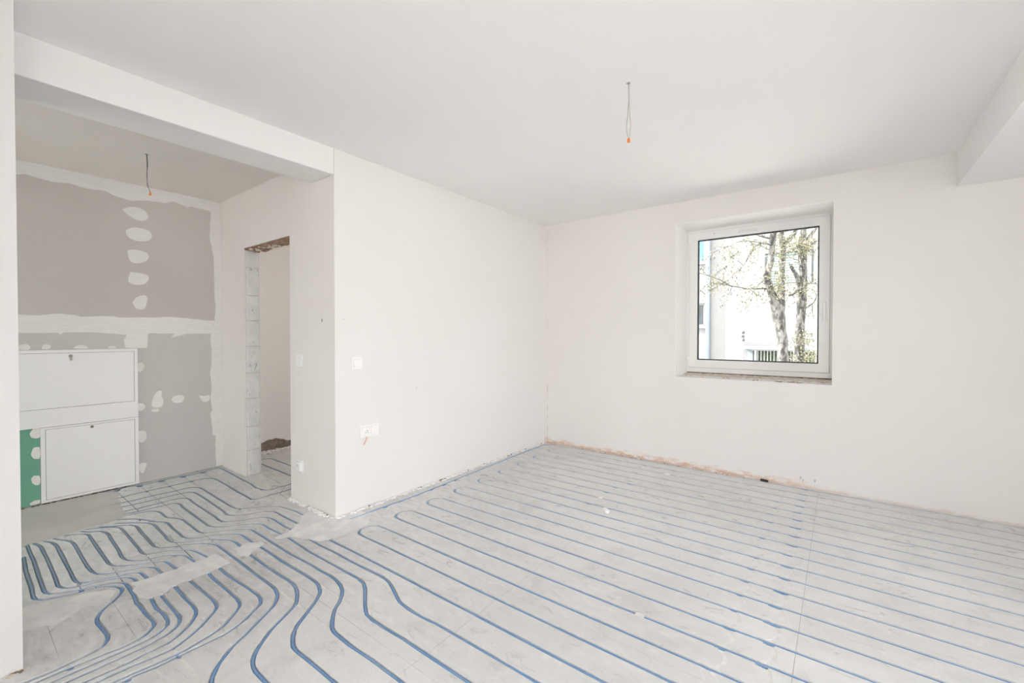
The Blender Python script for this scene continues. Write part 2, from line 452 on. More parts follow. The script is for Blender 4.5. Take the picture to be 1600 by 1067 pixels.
# doorway: raw lintel, block jamb
for i, (x0, x1, y0, y1) in enumerate(((DX0 + 0.004, DX1 - 0.01, YB + 0.006, YB + 0.045), (DX0 + 0.02, DX1, YB + 0.048, YB + 0.09), (DX0 + 0.006, DX1 - 0.004, YB + 0.093, YB2 - 0.006))):
    bm = bmesh.new(); n = 14
    vs = []
    for j in range(n + 1):
        x = x0 + (x1 - x0) * j / n
        dz = -0.012 - R.uniform(0, 0.016)
        vs.append([bm.verts.new((x, y0 + R.uniform(0, .004), DZ + 0.01)), bm.verts.new((x, y0 + R.uniform(0, .004), DZ + dz)),
                   bm.verts.new((x, y1 - R.uniform(0, .004), DZ + dz + R.uniform(-.006, .006))), bm.verts.new((x, y1, DZ + 0.01))])
    for a, b in zip(vs, vs[1:]):
        for k in range(4): bm.faces.new([a[k], a[(k + 1) % 4], b[(k + 1) % 4], b[k]])
    bm.faces.new(vs[0][::-1]); bm.faces.new(vs[-1]); bmesh.ops.recalc_face_normals(bm, faces=list(bm.faces))
    o = mesh_obj('lintel_plank', bm, M['lintel'], wh)
bm = bmesh.new()
for j in range(26):
    x = R.uniform(DX0 + .05, DX1 - .35); y = R.uniform(YB + .01, YB2 - .01); s = R.uniform(.006, .02)
    bmesh.ops.create_icosphere(bm, subdivisions=1, radius=s, matrix=Matrix.Translation((x, y, DZ - 0.022)) @ Matrix.Diagonal((1.6, 1, .6, 1)))
o = mesh_obj('lintel_mortar', bm, M['rubble'], wh); o['kind'] = 'stuff'
# jamb blocks on the far side of the doorway, joints measured on the jamb
JZ = [0.0, 0.234, 0.454, 0.713, 0.948, 1.192, 1.429, 1.663, 1.916, DZ - 0.012]
for a, b in zip(JZ, JZ[1:]):
    o = boxo('jamb_block', (DX0 - 0.004, DX0 + 0.012 + R.uniform(-.002, .002), YB + 0.016, YB2 - 0.012, a + 0.003, b - 0.003), M['block'], wh, 0.004, 1)
boxo('jamb_mortar', (DX0 - 0.002, DX0 + 0.008, YB + 0.014, YB2 - 0.010, 0, DZ), M['mortar'], wh)
bm = bmesh.new()      # pencil mark on the third block
for (p, q) in (((YB + .075, 1.022), (YB + .098, 1.029)), ((YB + .098, 1.029), (YB + .088, 0.982)), ((YB + .083, 1.007), (YB + .101, 1.010))):
    tube(bm, [(DX0 + .0145, p[0], p[1]), (DX0 + .0145, q[0], q[1])], .0014, 5)
mesh_obj('pencil_mark', bm, M['wire_dark'], wh)

# plaster and filler on the hall back wall
def on_wall(u, v, h): return (XH + h, u, v)
rr = random.Random(3)
BAND_U= [(0.357,2.478),(0.414,2.495),(0.48,2.484),(0.548,2.476),(0.642,2.491),(0.74,2.478),(0.852,2.486),(0.896,2.466),(0.96,2.454),(1.026,2.446),(1.084,2.464),(1.133,2.476),(1.245,2.481),(1.309,2.51),(1.341,2.507),(1.418,2.483),(1.452,2.5),(1.609,2.486),(1.605,2.391),(1.596,2.265),(1.613,2.129),(1.627,2.062),(1.631,1.783),(1.634,1.69),(1.641,1.565),(1.632,1.438),(1.6,1.309),(1.594,1.242),(1.605,1.131),(1.591,0.908),(1.6,0.768),(1.59,0.685),(1.607,0.571),(1.589,0.532),(1.606,0.389),(1.611,0.318),(1.626,0.315),(1.63,0.325),(1.633,0.014)]
BAND_M= [(0.347,1.448),(0.47,1.445),(0.546,1.459),(0.585,1.463),(0.673,1.453),(0.697,1.442),(0.817,1.452),(0.897,1.452),(0.933,1.444),(1.125,1.45),(1.279,1.461),(1.41,1.452),(1.583,1.434),(1.631,1.438),(1.599,1.309),(1.398,1.305),(1.288,1.274),(1.31,1.309),(1.123,1.311),(1.112,1.182),(1.053,1.183),(0.968,1.19),(0.959,1.249),(0.978,1.298),(0.85,1.31),(0.747,1.319),(0.599,1.315),(0.583,1.3),(0.568,1.315),(0.491,1.311),(0.346,1.314)]
BLOBS= [[(0.959,2.36),(1.006,2.39),(1.064,2.397),(1.112,2.377),(1.13,2.337),(1.122,2.306),(1.072,2.287),(1.025,2.301),(0.978,2.334)],[(0.981,2.188),(1.024,2.219),(1.091,2.222),(1.146,2.201),(1.145,2.138),(1.061,2.108),(1.004,2.125),(0.981,2.158)],[(0.989,2.018),(1.032,2.031),(1.124,2.008),(1.119,1.95),(1.045,1.915),(1.007,1.929),(0.993,1.97)],[(1.006,1.837),(1.123,1.818),(1.119,1.761),(1.068,1.731),(0.996,1.749)],[(1.018,1.576),(1.047,1.622),(1.111,1.639),(1.111,1.563),(1.095,1.525),(1.047,1.522)],[(1.143,0.711),(1.174,0.785),(1.216,0.796),(1.21,0.755),(1.225,0.701),(1.209,0.652),(1.148,0.66)],[(1.138,0.636),(1.194,0.634),(1.188,0.613),(1.143,0.62)],[(1.284,0.701),(1.3,0.735),(1.376,0.73),(1.365,0.678),(1.31,0.675)],[(1.495,0.724),(1.542,0.711),(1.584,0.714),(1.578,0.666),(1.548,0.651),(1.518,0.673)],[(1.052,1.054),(1.077,1.057),(1.094,1.021),(1.081,0.99),(1.052,0.973)],[(1.049,0.702),(1.079,0.7),(1.098,0.666),(1.083,0.643),(1.049,0.638)],[(1.049,0.46),(1.086,0.459),(1.104,0.424),(1.091,0.364),(1.066,0.356),(1.049,0.384)],[(0.37,1.223),(0.409,1.228),(0.422,1.189),(0.369,1.189)],[(0.482,1.19),(0.49,1.221),(0.524,1.22),(0.524,1.189)],[(0.654,1.19),(0.679,1.215),(0.72,1.211),(0.741,1.188)],[(0.854,1.188),(0.867,1.202),(0.903,1.201),(0.908,1.186)],[(1.05,0.174),(1.084,0.179),(1.104,0.168),(1.089,0.12),(1.073,0.086),(1.054,0.116)],[(0.414,0.554),(0.436,0.593),(0.462,0.598),(0.465,0.515),(0.424,0.522)],[(0.419,0.395),(0.435,0.446),(0.462,0.445),(0.461,0.353),(0.434,0.359)],[(0.419,0.215),(0.433,0.233),(0.46,0.226),(0.458,0.155),(0.425,0.175)],[(0.409,0.027),(0.434,0.043),(0.463,0.041),(0.462,0.016),(0.412,0.013)]]
bu = [(-2.0, BAND_U[0][1])] + ruffle(BAND_U, 0.004, 0.03, rr, False) + [(1.633, 0.014)]
# close over the corner and the ceiling
bu = [p for p in bu if p[0] < 1.69] + [(YB - 0.001, 0.014), (YB - 0.001, ZH - 0.001), (-2.0, ZH - 0.001)]
bm = bmesh.new(); prism(bm, bu, on_wall, 0.0012)
mesh_obj('joint_filler', bm, M['filler'], wf)
bm = bmesh.new(); prism(bm, ruffle([(-2.0, BAND_M[0][1])] + BAND_M + [(-2.0, BAND_M[-1][1])], 0.003, 0.04, rr), on_wall, 0.0014)
mesh_obj('joint_filler', bm, M['filler'], wf)
for b in BLOBS:
    bm = bmesh.new()
    sm = [tuple(p) for p in catmull(b + [b[0]], 0.02)[:-1]]
    prism(bm, ruffle(sm, 0.0025, 0.015, rr), on_wall, 0.0018)
    mesh_obj('screw_filler', bm, M['filler'], wf)
for y in (1.09, 1.2, 1.36, 1.5): pass
# ---- window
def frame_ring(bm, x0, x1, z0, z1, w, y0, y1, mi=0):
    """mitred rectangular ring of bar width w"""
    o = [(x0, z0), (x1, z0), (x1, z1), (x0, z1)]
    i = [(x0 + w, z0 + w), (x1 - w, z0 + w), (x1 - w, z1 - w), (x0 + w, z1 - w)]
    vo = [[bm.verts.new((x, y, z)) for x, z in o] for y in (y0, y1)]
    vi = [[bm.verts.new((x, y, z)) for x, z in i] for y in (y0, y1)]
    fs = []
    for k in range(4):
        l = (k + 1) % 4
        fs += [bm.faces.new([vo[0][k], vo[0][l], vi[0][l], vi[0][k]]), bm.faces.new([vo[1][k], vo[1][l], vi[1][l], vi[1][k]]),
               bm.faces.new([vo[0][k], vo[0][l], vo[1][l], vo[1][k]]), bm.faces.new([vi[0][k], vi[0][l], vi[1][l], vi[1][k]])]
    bmesh.ops.recalc_face_normals(bm, faces=fs)

def window(name, x0, x1, z0, z1, y, label, detail=True):
    w = struct(empty(name, ((x0 + x1) / 2, y, z0)), label, 'window')
    w.location = (0, 0, 0)
    bm = bmesh.new(); frame_ring(bm, x0, x1, z0, z1, 0.062, y, y + 0.07); bev(bm, 0.003, 1)
    mesh_obj('window_frame', bm, M['upvc'], w)
    a = 0.030
    sx0, sx1, sz0, sz1 = x0 + a, x1 - a, z0 + a + 0.02, z1 - a
    bm = bmesh.new(); frame_ring(bm, sx0, sx1, sz0, sz1, 0.080, y - 0.014, y + 0.055); bev(bm, 0.004, 2)
    s = mesh_obj('sash', bm, M['upvc'], w)
    bm = bmesh.new(); frame_ring(bm, sx0 - .0035, sx1 + .0035, sz0 - .0035, sz1 + .0035, .006, y - .0012, y + .002); mesh_obj('sash_seal', bm, M['seal'], w)
    g = 0.080
    bm = bmesh.new(); frame_ring(bm, sx0 + g - .001, sx1 - g + .001, sz0 + g - .001, sz1 - g + .001, 0.011, y + 0.004, y + 0.028)
    mesh_obj('gasket', bm, M['gasket'], s)
    bm = bmesh.new(); box(bm, sx0 + g, sx1 - g, y + 0.024, y + 0.048, sz0 + g, sz1 - g)
    mesh_obj('pane', bm, M['glass'], w)
    if detail:
        bm = bmesh.new(); box(bm, sx1 - 0.052, sx1 - 0.024, y - 0.022, y - 0.014, 1.42, 1.60); bev(bm, 0.006, 3)
        ro = mesh_obj('handle_rosette', bm, M['upvc'], s)
        bm = bmesh.new(); box(bm, sx0 + .46, sx0 + .63, y - 0.0152, y - 0.014, sz1 - .058, sz1 - .028); bev(bm, .0005, 1)
        mesh_obj('sticker', bm, mat('silver_label', (.78, .78, .77), .4), s)
        bm = bmesh.new(); bmesh.ops.create_cone(bm, segments=12, radius1=.004, radius2=.004, depth=.004, cap_ends=True, matrix=Matrix.Translation((sx0 + .24, y - .014, sz1 - .03)) @ Matrix.Rotation(math.pi / 2, 4, 'X'))
        mesh_obj('screw_hole', bm, M['dark'], s)
        for zz in (sz0 + .02, sz1 - .10):
            bm = bmesh.new(); box(bm, sx0 - .018, sx0 + .001, y - .018, y, zz, zz + .085); bev(bm, .005, 2)
            mesh_obj('hinge_cover', bm, M['upvc'], w)
    return w
YG = 4.815
win = window('window_1', WX0, WX1, WZ0 + 0.022, WZ1, YG, 'white framed window with a tree outside')
win['label'] = 'white framed window in a deep reveal, looking out on trees'
# white plastered lining of the reveal
for nm, d in (('reveal_panel', (WX0, WX0 + .004, YW + .001, YG, WZ0, WZ1)), ('reveal_panel', (WX1 - .004, WX1, YW + .001, YG, WZ0, WZ1)), ('reveal_panel', (WX0 + .004, WX1 - .004, YW + .001, YG, WZ1 - .004, WZ1))):
    boxo(nm, d, M['reveal'], win)
# crumbling mortar bed under the frame and along the sill of the reveal
bm = bmesh.new(); n = 60; rows = []
for i in range(n + 1):
    x = WX0 + (WX1 - WX0) * i / n
    rows.append([bm.verts.new((x, YG + .03, WZ0 + .016)), bm.verts.new((x, YG - .012 - R.uniform(0, .02), WZ0 + .016 - R.uniform(0, .008))),
                 bm.verts.new((x, YG - .06 - R.uniform(0, .05), WZ0 + .010 + R.uniform(-.006, .012))), bm.verts.new((x, YG - .16 - R.uniform(0, .03), WZ0 - .002))])
for a, b in zip(rows, rows[1:]):
    for k in range(3): bm.faces.new([a[k], a[k + 1], b[k + 1], b[k]])
bmesh.ops.recalc_face_normals(bm, faces=list(bm.faces))
mesh_obj('mortar_bed', bm, M['rubble'], win)
boxo('frame_gap_shade', (WX0 + .006, WX1 - .006, YG + .004, YG + .03, WZ0 + .006, WZ0 + .0225), M['dark_gap'], win)  # dark strip standing in for the shadow line under the frame
rr = random.Random(5)
bm = bmesh.new()
for j in range(45):
    x = WX0 + 0.03 + rr.random() ** .6 * (WX1 - WX0 - .05); s = rr.uniform(.004, .013)
    bmesh.ops.create_icosphere(bm, subdivisions=1, radius=s, matrix=Matrix.Translation((x, YW + .03 + rr.random() * .33, WZ0 + s * .3)) @ Matrix.Rotation(rr.random() * 3, 4, 'Z') @ Matrix.Diagonal((1.8, 1, .7, 1)))
o = mesh_obj('mortar_crumbs', bm, M['rubble'], win); o['kind'] = 'stuff'
bm = bmesh.new()
for j in range(10):
    x = WX0 + (0.5 + 0.5 * rr.random()) * (WX1 - WX0 - .05); s = rr.uniform(.005, .010)
    bmesh.ops.create_icosphere(bm, subdivisions=1, radius=s, matrix=Matrix.Translation((x, YW + .012 + rr.random() * .05, WZ0 + s * .1)) @ Matrix.Diagonal((2.2, 1, .7, 1)))
o = mesh_obj('dark_crumbs', bm, M['earth'], win); o['kind'] = 'stuff'
w2 = window('window_2', W2[0], W2[1], W2[2], W2[3], 4.82, 'added window of the room behind the doorway, out of view', False)  # unseen window, added to light the room beyond the doorway
portal('sky_portal_front', ((WX0 + WX1) / 2, YO + .02, (WZ0 + WZ1) / 2), (0, -1, 0), WX1 - WX0, WZ1 - WZ0)
portal('sky_portal_side_room', ((W2[0] + W2[1]) / 2, YO + .02, (W2[2] + W2[3]) / 2), (0, -1, 0), W2[1] - W2[0], W2[3] - W2[2])
for i, (a, b) in enumerate(((-1.9, 0.5), (0.7, 2.8))):
    w = struct(empty('window_%d' % (3 + i)), 'balcony window in the right wall, out of view, %s' % ('nearer the camera' if i == 0 else 'nearer the far corner'), 'window')  # unseen windows, added on the side the light comes from
    bm = bmesh.new(); frame_ring(bm, a, b, 0.05, 2.45, 0.07, XE + .12, XE + .19)
    box(bm, (a + b) / 2 - .05, (a + b) / 2 + .05, XE + .12, XE + .19, 0.1, 2.4)
    for v in bm.verts: v.co = Vector((v.co.y, v.co.x, v.co.z))
    bmesh.ops.recalc_face_normals(bm, faces=list(bm.faces))
    mesh_obj('window_frame', bm, M['upvc'], w)
    boxo('pane', (XE + .145, XE + .16, a + .06, b - .06, .11, 2.39), M['glass'], w)
    portal('sky_portal_right', (XE + .32, (a + b) / 2, 1.25), (-1, 0, 0), b - a, 2.4)

for i, (a, b, z0, z1) in enumerate(FW):
    w = struct(empty('window_%d' % (5 + i)), ('added terrace window behind the camera' if i == 0 else 'added window at the end of the hall') + ', out of view', 'window')
    bm = bmesh.new(); frame_ring(bm, a, b, z0, z1, 0.07, YF - .19, YF - .12); mesh_obj('window_frame', bm, M['upvc'], w)
    boxo('pane', (a + .06, b - .06, YF - .165, YF - .15, z0 + .06, z1 - .06), M['glass'], w)
    portal('sky_portal_rear', ((a + b) / 2, YF - .32, (z0 + z1) / 2), (0, 1, 0), b - a, z1 - z0)

w = struct(empty('window_7'), 'added side window of the room behind the doorway, out of view', 'window')  # second unseen window, added for more bounce light in that room
bm = bmesh.new(); frame_ring(bm, 3.55, 4.25, 0.9, 2.2, 0.07, XD - .09, XD - .03)
for v in bm.verts: v.co = Vector((v.co.y, v.co.x, v.co.z))
bmesh.ops.recalc_face_normals(bm, faces=list(bm.faces)); mesh_obj('window_frame', bm, M['upvc'], w)
boxo('pane', (XD - .07, XD - .055, 3.61, 4.19, .96, 2.14), M['glass'], w)
portal('sky_portal_side_room', (XD - .14, 3.9, 1.55), (1, 0, 0), .7, 1.3)

# ------------------------------------------------------------------ floor: grooved boards and the pipes laid in them
TR = {
'H1':[(-4.837,0.809),(-4.802,0.882),(-4.841,0.935),(-4.838,0.981),(-4.805,1.049),(-4.804,1.125),(-4.81,1.2),(-4.818,1.248),(-4.809,1.329),(-4.798,1.374),(-4.798,1.507),(-4.821,1.587),(-4.812,1.644),(-4.639,1.651),(-4.337,1.64),(-4.079,1.637),(-3.945,1.626),(-3.867,1.638),(-3.82,1.65),(-3.797,1.684),(-3.814,1.738),(-3.802,1.792),(-3.812,1.852)],
'H2':[(-4.574,0.854),(-4.572,0.892),(-4.582,0.969),(-4.584,1.047),(-4.577,1.196),(-4.581,1.347),(-4.581,1.414),(-4.554,1.467),(-4.498,1.498),(-4.211,1.498),(-3.956,1.489),(-3.739,1.488),(-3.681,1.499),(-3.673,1.592),(-3.682,1.633),(-3.674,1.68),(-3.68,1.787)],
'H3':[(-4.418,0.839),(-4.412,0.894),(-4.415,1.033),(-4.411,1.11),(-4.4,1.198),(-4.407,1.245),(-4.384,1.306),(-4.325,1.334),(-4.155,1.337),(-3.956,1.333),(-4.103,1.343),(-3.942,1.334),(-3.78,1.333),(-3.609,1.336),(-3.567,1.358),(-3.521,1.412),(-3.479,1.473),(-3.445,1.504),(-3.4,1.548),(-3.32,1.564),(-3.187,1.582),(-3.066,1.584)],
'H4':[(-4.311,0.832),(-4.304,0.895),(-4.295,1.045),(-4.298,1.133),(-4.291,1.201),(-4.282,1.237),(-4.234,1.266),(-4.108,1.272),(-3.803,1.265),(-3.622,1.261),(-3.704,1.264),(-3.526,1.253),(-3.477,1.276),(-3.418,1.338),(-3.387,1.412),(-3.351,1.463),(-3.31,1.484),(-3.175,1.484),(-2.953,1.487),(-2.865,1.491)],
'H5':[(-4.195,0.827),(-4.181,0.892),(-4.183,1.037),(-4.189,1.104),(-4.164,1.165),(-4.119,1.189),(-3.962,1.185),(-3.769,1.186),(-3.568,1.186),(-3.424,1.187),(-3.382,1.226),(-3.337,1.285),(-3.308,1.341),(-3.286,1.38),(-3.249,1.407),(-3.174,1.417),(-3.049,1.414),(-2.952,1.411),(-2.862,1.419),(-2.643,1.417),(-2.544,1.414),(-2.437,1.42),(-2.318,1.421),(-2.191,1.422),(-2.147,1.423),(-1.951,1.429),(-1.861,1.413),(-1.773,1.375),(-1.701,1.347),(-1.567,1.334)],
'H6':[(-4.129,0.823),(-4.105,0.885),(-4.101,0.959),(-4.095,1.034),(-4.085,1.092),(-4.031,1.112),(-3.96,1.107),(-3.745,1.104),(-3.586,1.105),(-3.46,1.103),(-3.394,1.109),(-3.325,1.162),(-3.35,1.132),(-3.306,1.189),(-3.259,1.255),(-3.2,1.313),(-3.154,1.335),(-3.061,1.335),(-2.926,1.341),(-2.837,1.345),(-2.701,1.339),(-2.535,1.333),(-2.422,1.336),(-2.258,1.339),(-2.12,1.341),(-2.04,1.343),(-1.971,1.33),(-1.899,1.288),(-1.815,1.229),(-1.779,1.209),(-1.744,1.191),(-1.607,1.185)],
'H7':[(-4.083,0.822),(-4.068,0.886),(-4.03,0.951),(-3.966,0.973),(-3.872,0.973),(-3.807,0.975),(-3.768,0.997),(-3.707,1.022),(-3.628,1.032),(-3.471,1.032),(-3.349,1.035),(-3.311,1.064),(-3.254,1.137),(-3.214,1.189),(-3.173,1.231),(-3.129,1.253),(-3.049,1.255),(-2.956,1.255),(-2.841,1.253),(-2.738,1.254),(-2.789,1.254),(-2.586,1.253),(-2.417,1.262),(-2.29,1.263),(-2.153,1.267),(-2.071,1.254),(-2.003,1.226),(-1.936,1.168),(-1.905,1.129),(-1.849,1.083),(-1.805,1.054),(-1.766,1.038),(-1.703,1.034),(-1.604,1.032)],
'H8':[(-4.044,0.75),(-3.981,0.814),(-3.945,0.841),(-3.866,0.876),(-3.805,0.898),(-3.723,0.944),(-3.686,0.948),(-3.568,0.943),(-3.43,0.945),(-3.366,0.944),(-3.323,0.953),(-3.289,0.982),(-3.261,1.017),(-3.248,1.061),(-3.199,1.108),(-3.171,1.144),(-3.112,1.179),(-3.05,1.183),(-2.963,1.181),(-2.827,1.186),(-2.654,1.184),(-2.535,1.183),(-2.362,1.188),(-2.241,1.191),(-2.164,1.184),(-2.093,1.158),(-2.051,1.122),(-2.0,1.058),(-1.963,1.004),(-1.926,0.956),(-1.881,0.918),(-1.829,0.891),(-1.781,0.88),(-1.706,0.882)],
'H9':[(-3.972,0.728),(-3.944,0.76),(-3.848,0.838),(-3.775,0.877),(-3.716,0.885),(-3.481,0.878),(-3.331,0.88),(-3.24,0.971),(-3.194,1.026),(-3.14,1.07),(-3.083,1.103),(-3.021,1.117),(-2.886,1.11),(-2.773,1.105),(-2.599,1.102),(-2.459,1.104),(-2.335,1.11),(-2.249,1.106),(-2.185,1.088),(-2.127,1.057),(-2.088,1.03),(-2.03,0.939),(-1.992,0.876),(-1.948,0.824),(-1.908,0.779),(-1.861,0.748),(-1.818,0.733),(-1.762,0.73)],
'H10':[(-3.987,0.649),(-3.904,0.735),(-3.864,0.781),(-3.805,0.803),(-3.679,0.8),(-3.498,0.796),(-3.344,0.795),(-3.305,0.809),(-3.248,0.874),(-3.237,0.912),(-3.214,0.938),(-3.163,0.986),(-3.103,1.022),(-3.046,1.033),(-2.867,1.034),(-2.749,1.032),(-2.593,1.033),(-2.529,1.031),(-2.363,1.033),(-2.295,1.03),(-2.236,1.015),(-2.178,0.977),(-2.14,0.934),(-2.088,0.853),(-2.046,0.788),(-2.012,0.729),(-1.968,0.678),(-1.931,0.643),(-1.863,0.604)],
'H11':[(-4.014,0.583),(-3.965,0.646),(-3.883,0.723),(-3.814,0.734),(-3.569,0.729),(-3.383,0.728),(-3.281,0.733),(-3.229,0.814),(-3.176,0.87),(-3.124,0.911),(-3.065,0.926),(-2.972,0.937),(-2.859,0.949),(-2.707,0.936),(-2.532,0.942),(-2.414,0.95),(-2.316,0.955),(-2.261,0.947),(-2.22,0.922),(-2.197,0.891),(-2.146,0.81),(-2.123,0.732),(-2.124,0.65),(-2.124,0.573),(-2.127,0.502),(-2.137,0.423)],
'H12':[(-3.994,0.561),(-3.931,0.601),(-3.892,0.641),(-3.816,0.659),(-3.684,0.655),(-3.501,0.651),(-3.339,0.642),(-3.285,0.649),(-3.24,0.671),(-3.189,0.721),(-3.161,0.8),(-3.103,0.85),(-3.065,0.87),(-2.978,0.876),(-2.874,0.883),(-2.777,0.883),(-2.668,0.877),(-2.535,0.876),(-2.394,0.879),(-2.332,0.877),(-2.29,0.862),(-2.227,0.804),(-2.191,0.762),(-2.174,0.728),(-2.157,0.66),(-2.145,0.579),(-2.15,0.497),(-2.157,0.427)],
'H13':[(-3.989,0.493),(-3.962,0.53),(-3.905,0.578),(-3.834,0.582),(-3.556,0.578),(-3.365,0.577),(-3.267,0.583),(-3.214,0.621),(-3.164,0.68),(-3.144,0.711),(-3.09,0.774),(-3.027,0.784),(-2.884,0.793),(-2.752,0.794),(-2.564,0.801),(-2.438,0.804),(-2.376,0.797),(-2.324,0.76),(-2.288,0.723),(-2.247,0.673),(-2.217,0.621),(-2.197,0.577),(-2.198,0.509),(-2.209,0.437)],
'H14':[(-3.991,0.436),(-3.931,0.461),(-3.884,0.484),(-3.8,0.501),(-3.575,0.498),(-3.369,0.497),(-3.259,0.503),(-3.206,0.517),(-3.177,0.541),(-3.153,0.579),(-3.124,0.636),(-3.09,0.698),(-3.053,0.721),(-2.976,0.728),(-2.888,0.73),(-2.774,0.731),(-2.661,0.727),(-2.531,0.727),(-2.447,0.728),(-2.397,0.719),(-2.337,0.685),(-2.295,0.643),(-2.261,0.594),(-2.251,0.548),(-2.252,0.496),(-2.242,0.444)],
'H15':[(-3.985,0.394),(-3.933,0.419),(-3.857,0.431),(-3.742,0.432),(-3.416,0.43),(-3.189,0.433),(-3.149,0.467),(-3.124,0.522),(-3.099,0.572),(-3.087,0.609),(-3.059,0.65),(-3.017,0.661),(-2.878,0.666),(-2.757,0.663),(-2.68,0.662),(-2.585,0.662),(-2.471,0.662),(-2.415,0.662),(-2.377,0.649),(-2.342,0.621),(-2.319,0.581),(-2.304,0.507),(-2.301,0.456)],
'H16':[(-3.996,0.352),(-3.914,0.37),(-3.786,0.374),(-3.55,0.371),(-3.324,0.37),(-3.219,0.367),(-3.171,0.381),(-3.135,0.417),(-3.105,0.503),(-3.073,0.57),(-3.033,0.608),(-2.995,0.62),(-2.908,0.621),(-2.788,0.623),(-2.687,0.624),(-2.58,0.617),(-2.502,0.625),(-2.431,0.622),(-2.393,0.609),(-2.35,0.545),(-2.342,0.464)],
'H17':[(-3.999,0.324),(-3.823,0.322),(-3.699,0.324),(-3.483,0.319),(-3.274,0.316),(-3.185,0.318),(-3.15,0.333),(-3.086,0.428),(-3.061,0.496),(-3.035,0.538),(-2.99,0.577),(-2.945,0.583),(-2.873,0.584),(-2.798,0.581),(-2.712,0.572),(-2.671,0.575),(-2.577,0.575),(-2.496,0.579),(-2.446,0.576),(-2.39,0.527),(-2.375,0.471),(-2.38,0.383),(-2.384,0.337),(-2.39,0.302)],
'H18':[(-3.801,0.292),(-3.531,0.282),(-3.32,0.281),(-3.202,0.276),(-3.145,0.281),(-3.114,0.3),(-3.073,0.369),(-3.059,0.401),(-3.048,0.478),(-3.013,0.518),(-2.969,0.547),(-2.918,0.559),(-2.859,0.536),(-2.812,0.497),(-2.777,0.463),(-2.726,0.435),(-2.682,0.426),(-2.607,0.428),(-2.515,0.433),(-2.478,0.424),(-2.447,0.406),(-2.426,0.343),(-2.423,0.297),(-2.418,0.26)],
}
def clean(pts):
    out = [np.array(pts[0])]
    for p in pts[1:]:
        p = np.array(p)
        if len(out) > 1:
            a, b = out[-1] - out[-2], p - out[-1]
            if a @ b < -0.2 * np.linalg.norm(a) * np.linalg.norm(b): continue
        out.append(p)
    return [tuple(map(float, p)) for p in out]
TR = {k: clean(v) for k, v in TR.items()}
RX = 2.25                                       # right hand return bends, out of view
def uturn(xc, ya, yb, side):
    r = abs(yb - ya) / 2; ym = (ya + yb) / 2; s = 1 if yb > ya else -1
    return [(xc + side * r * math.sin(t), ym - s * r * math.cos(t)) for t in [math.pi * i / 8 for i in range(9)]]
def straight(x0, x1, y, rnd, step=0.3):
    n = max(1, int(abs(x1 - x0) / step))
    return [(x0 + (x1 - x0) * i / n, y + rnd.uniform(-.0012, .0012)) for i in range(n + 1)]
rw = random.Random(11)
pipes = {}
# the long meander of the main room: out along the left wall, back and forth, home through the hall
c = list(TR['H3']) + [(-2.95, 1.585), (-2.82, 1.60), (-2.765, 1.66), (-2.745, 1.75), (-2.742, 1.9), (-2.742, 2.03), (-2.729, 2.29), (-2.740, 2.62),
     (-2.750, 2.90), (-2.766, 3.33), (-2.779, 3.71), (-2.783, 4.12), (-2.783, 4.27), (-2.765, 4.355), (-2.70, 4.395)]
c += straight(-2.6, RX, Yk(26), rw)
for k in range(25, 7, -1):
    lx = -2.558 + (-0.06) * (k - 10) / 14 + 0.0765
    if k % 2: c += uturn(RX, Yk(k + 1), Yk(k), 1)[1:] + straight(RX - .05, lx + .05, Yk(k), rw) + uturn(lx, Yk(k), Yk(k - 1), -1)
    else: c += straight(lx + .05, RX - .05, Yk(k), rw)
c += uturn(RX, Yk(8), Yk(7), 1)
c += straight(RX - .05, -2.1, Yk(7), rw) + [(-2.35, 1.493), (-2.6, 1.49), (-2.75, 1.49)] + list(TR['H4'])[::-1]
pipes['meander'] = c
def loop(a, b, ka, kb):
    return list(TR[a]) + straight(TR[a][-1][0] + .12, RX, Yk(ka), rw) + uturn(RX, Yk(ka), Yk(kb), 1)[1:] + straight(RX - .05, TR[b][-1][0] + .12, Yk(kb), rw) + list(TR[b])[::-1]
pipes['loop_a'] = loop('H5', 'H6', 6, 5)
pipes['loop_b'] = loop('H7', 'H8', 4, 3)
pipes['loop_c'] = loop('H9', 'H10', 2, 1)
ENDX = {'H11': -2.115, 'H12': -2.158, 'H13': -2.206, 'H14': -2.25, 'H15': -2.30, 'H16': -2.345, 'H17': -2.39, 'H18': -2.428}
for k, x in ENDX.items():
    p = list(TR[k]); y = p[-1][1]
    pipes[k] = p + [(x, y - .16), (x, -0.1), (x, -0.8), (x, -1.9)]
pipes['door_loop'] = list(TR['H1']) + [(-3.83, 1.915), (-3.90, 1.952), (-4.0, 1.955), (-4.4, 1.956)] + uturn(-4.72, 1.957, 2.106, -1) + [(-4.4, 2.106), (-3.9, 2.107), (-3.76, 2.10), (-3.69, 2.04), (-3.675, 1.93)] + list(TR['H2'])[::-1]

HW, GD = 0.0096, 0.0105                          # groove half width and depth
PR = 0.0078                                     # pipe radius
paths = {k: catmull(v, 0.028) for k, v in pipes.items()}
def thin(p):
    """drop points on straight stretches, keep one every 0.25 m"""
    out = [p[0]]; last = 0
    for i in range(1, len(p) - 1):
        a, b = p[i] - out[-1], p[i + 1] - p[i]
        if np.linalg.norm(a) < 0.012: continue
        dev = abs(a[0] * b[1] - a[1] * b[0]) / (np.linalg.norm(a) * np.linalg.norm(b) + 1e-9)
        if dev > 0.03 or np.linalg.norm(a) > 0.22: out.append(p[i])
    out.append(p[-1]); return out
paths = {k: thin(v) for k, v in paths.items()}
centre = [(HW, p) for p in paths.values()]
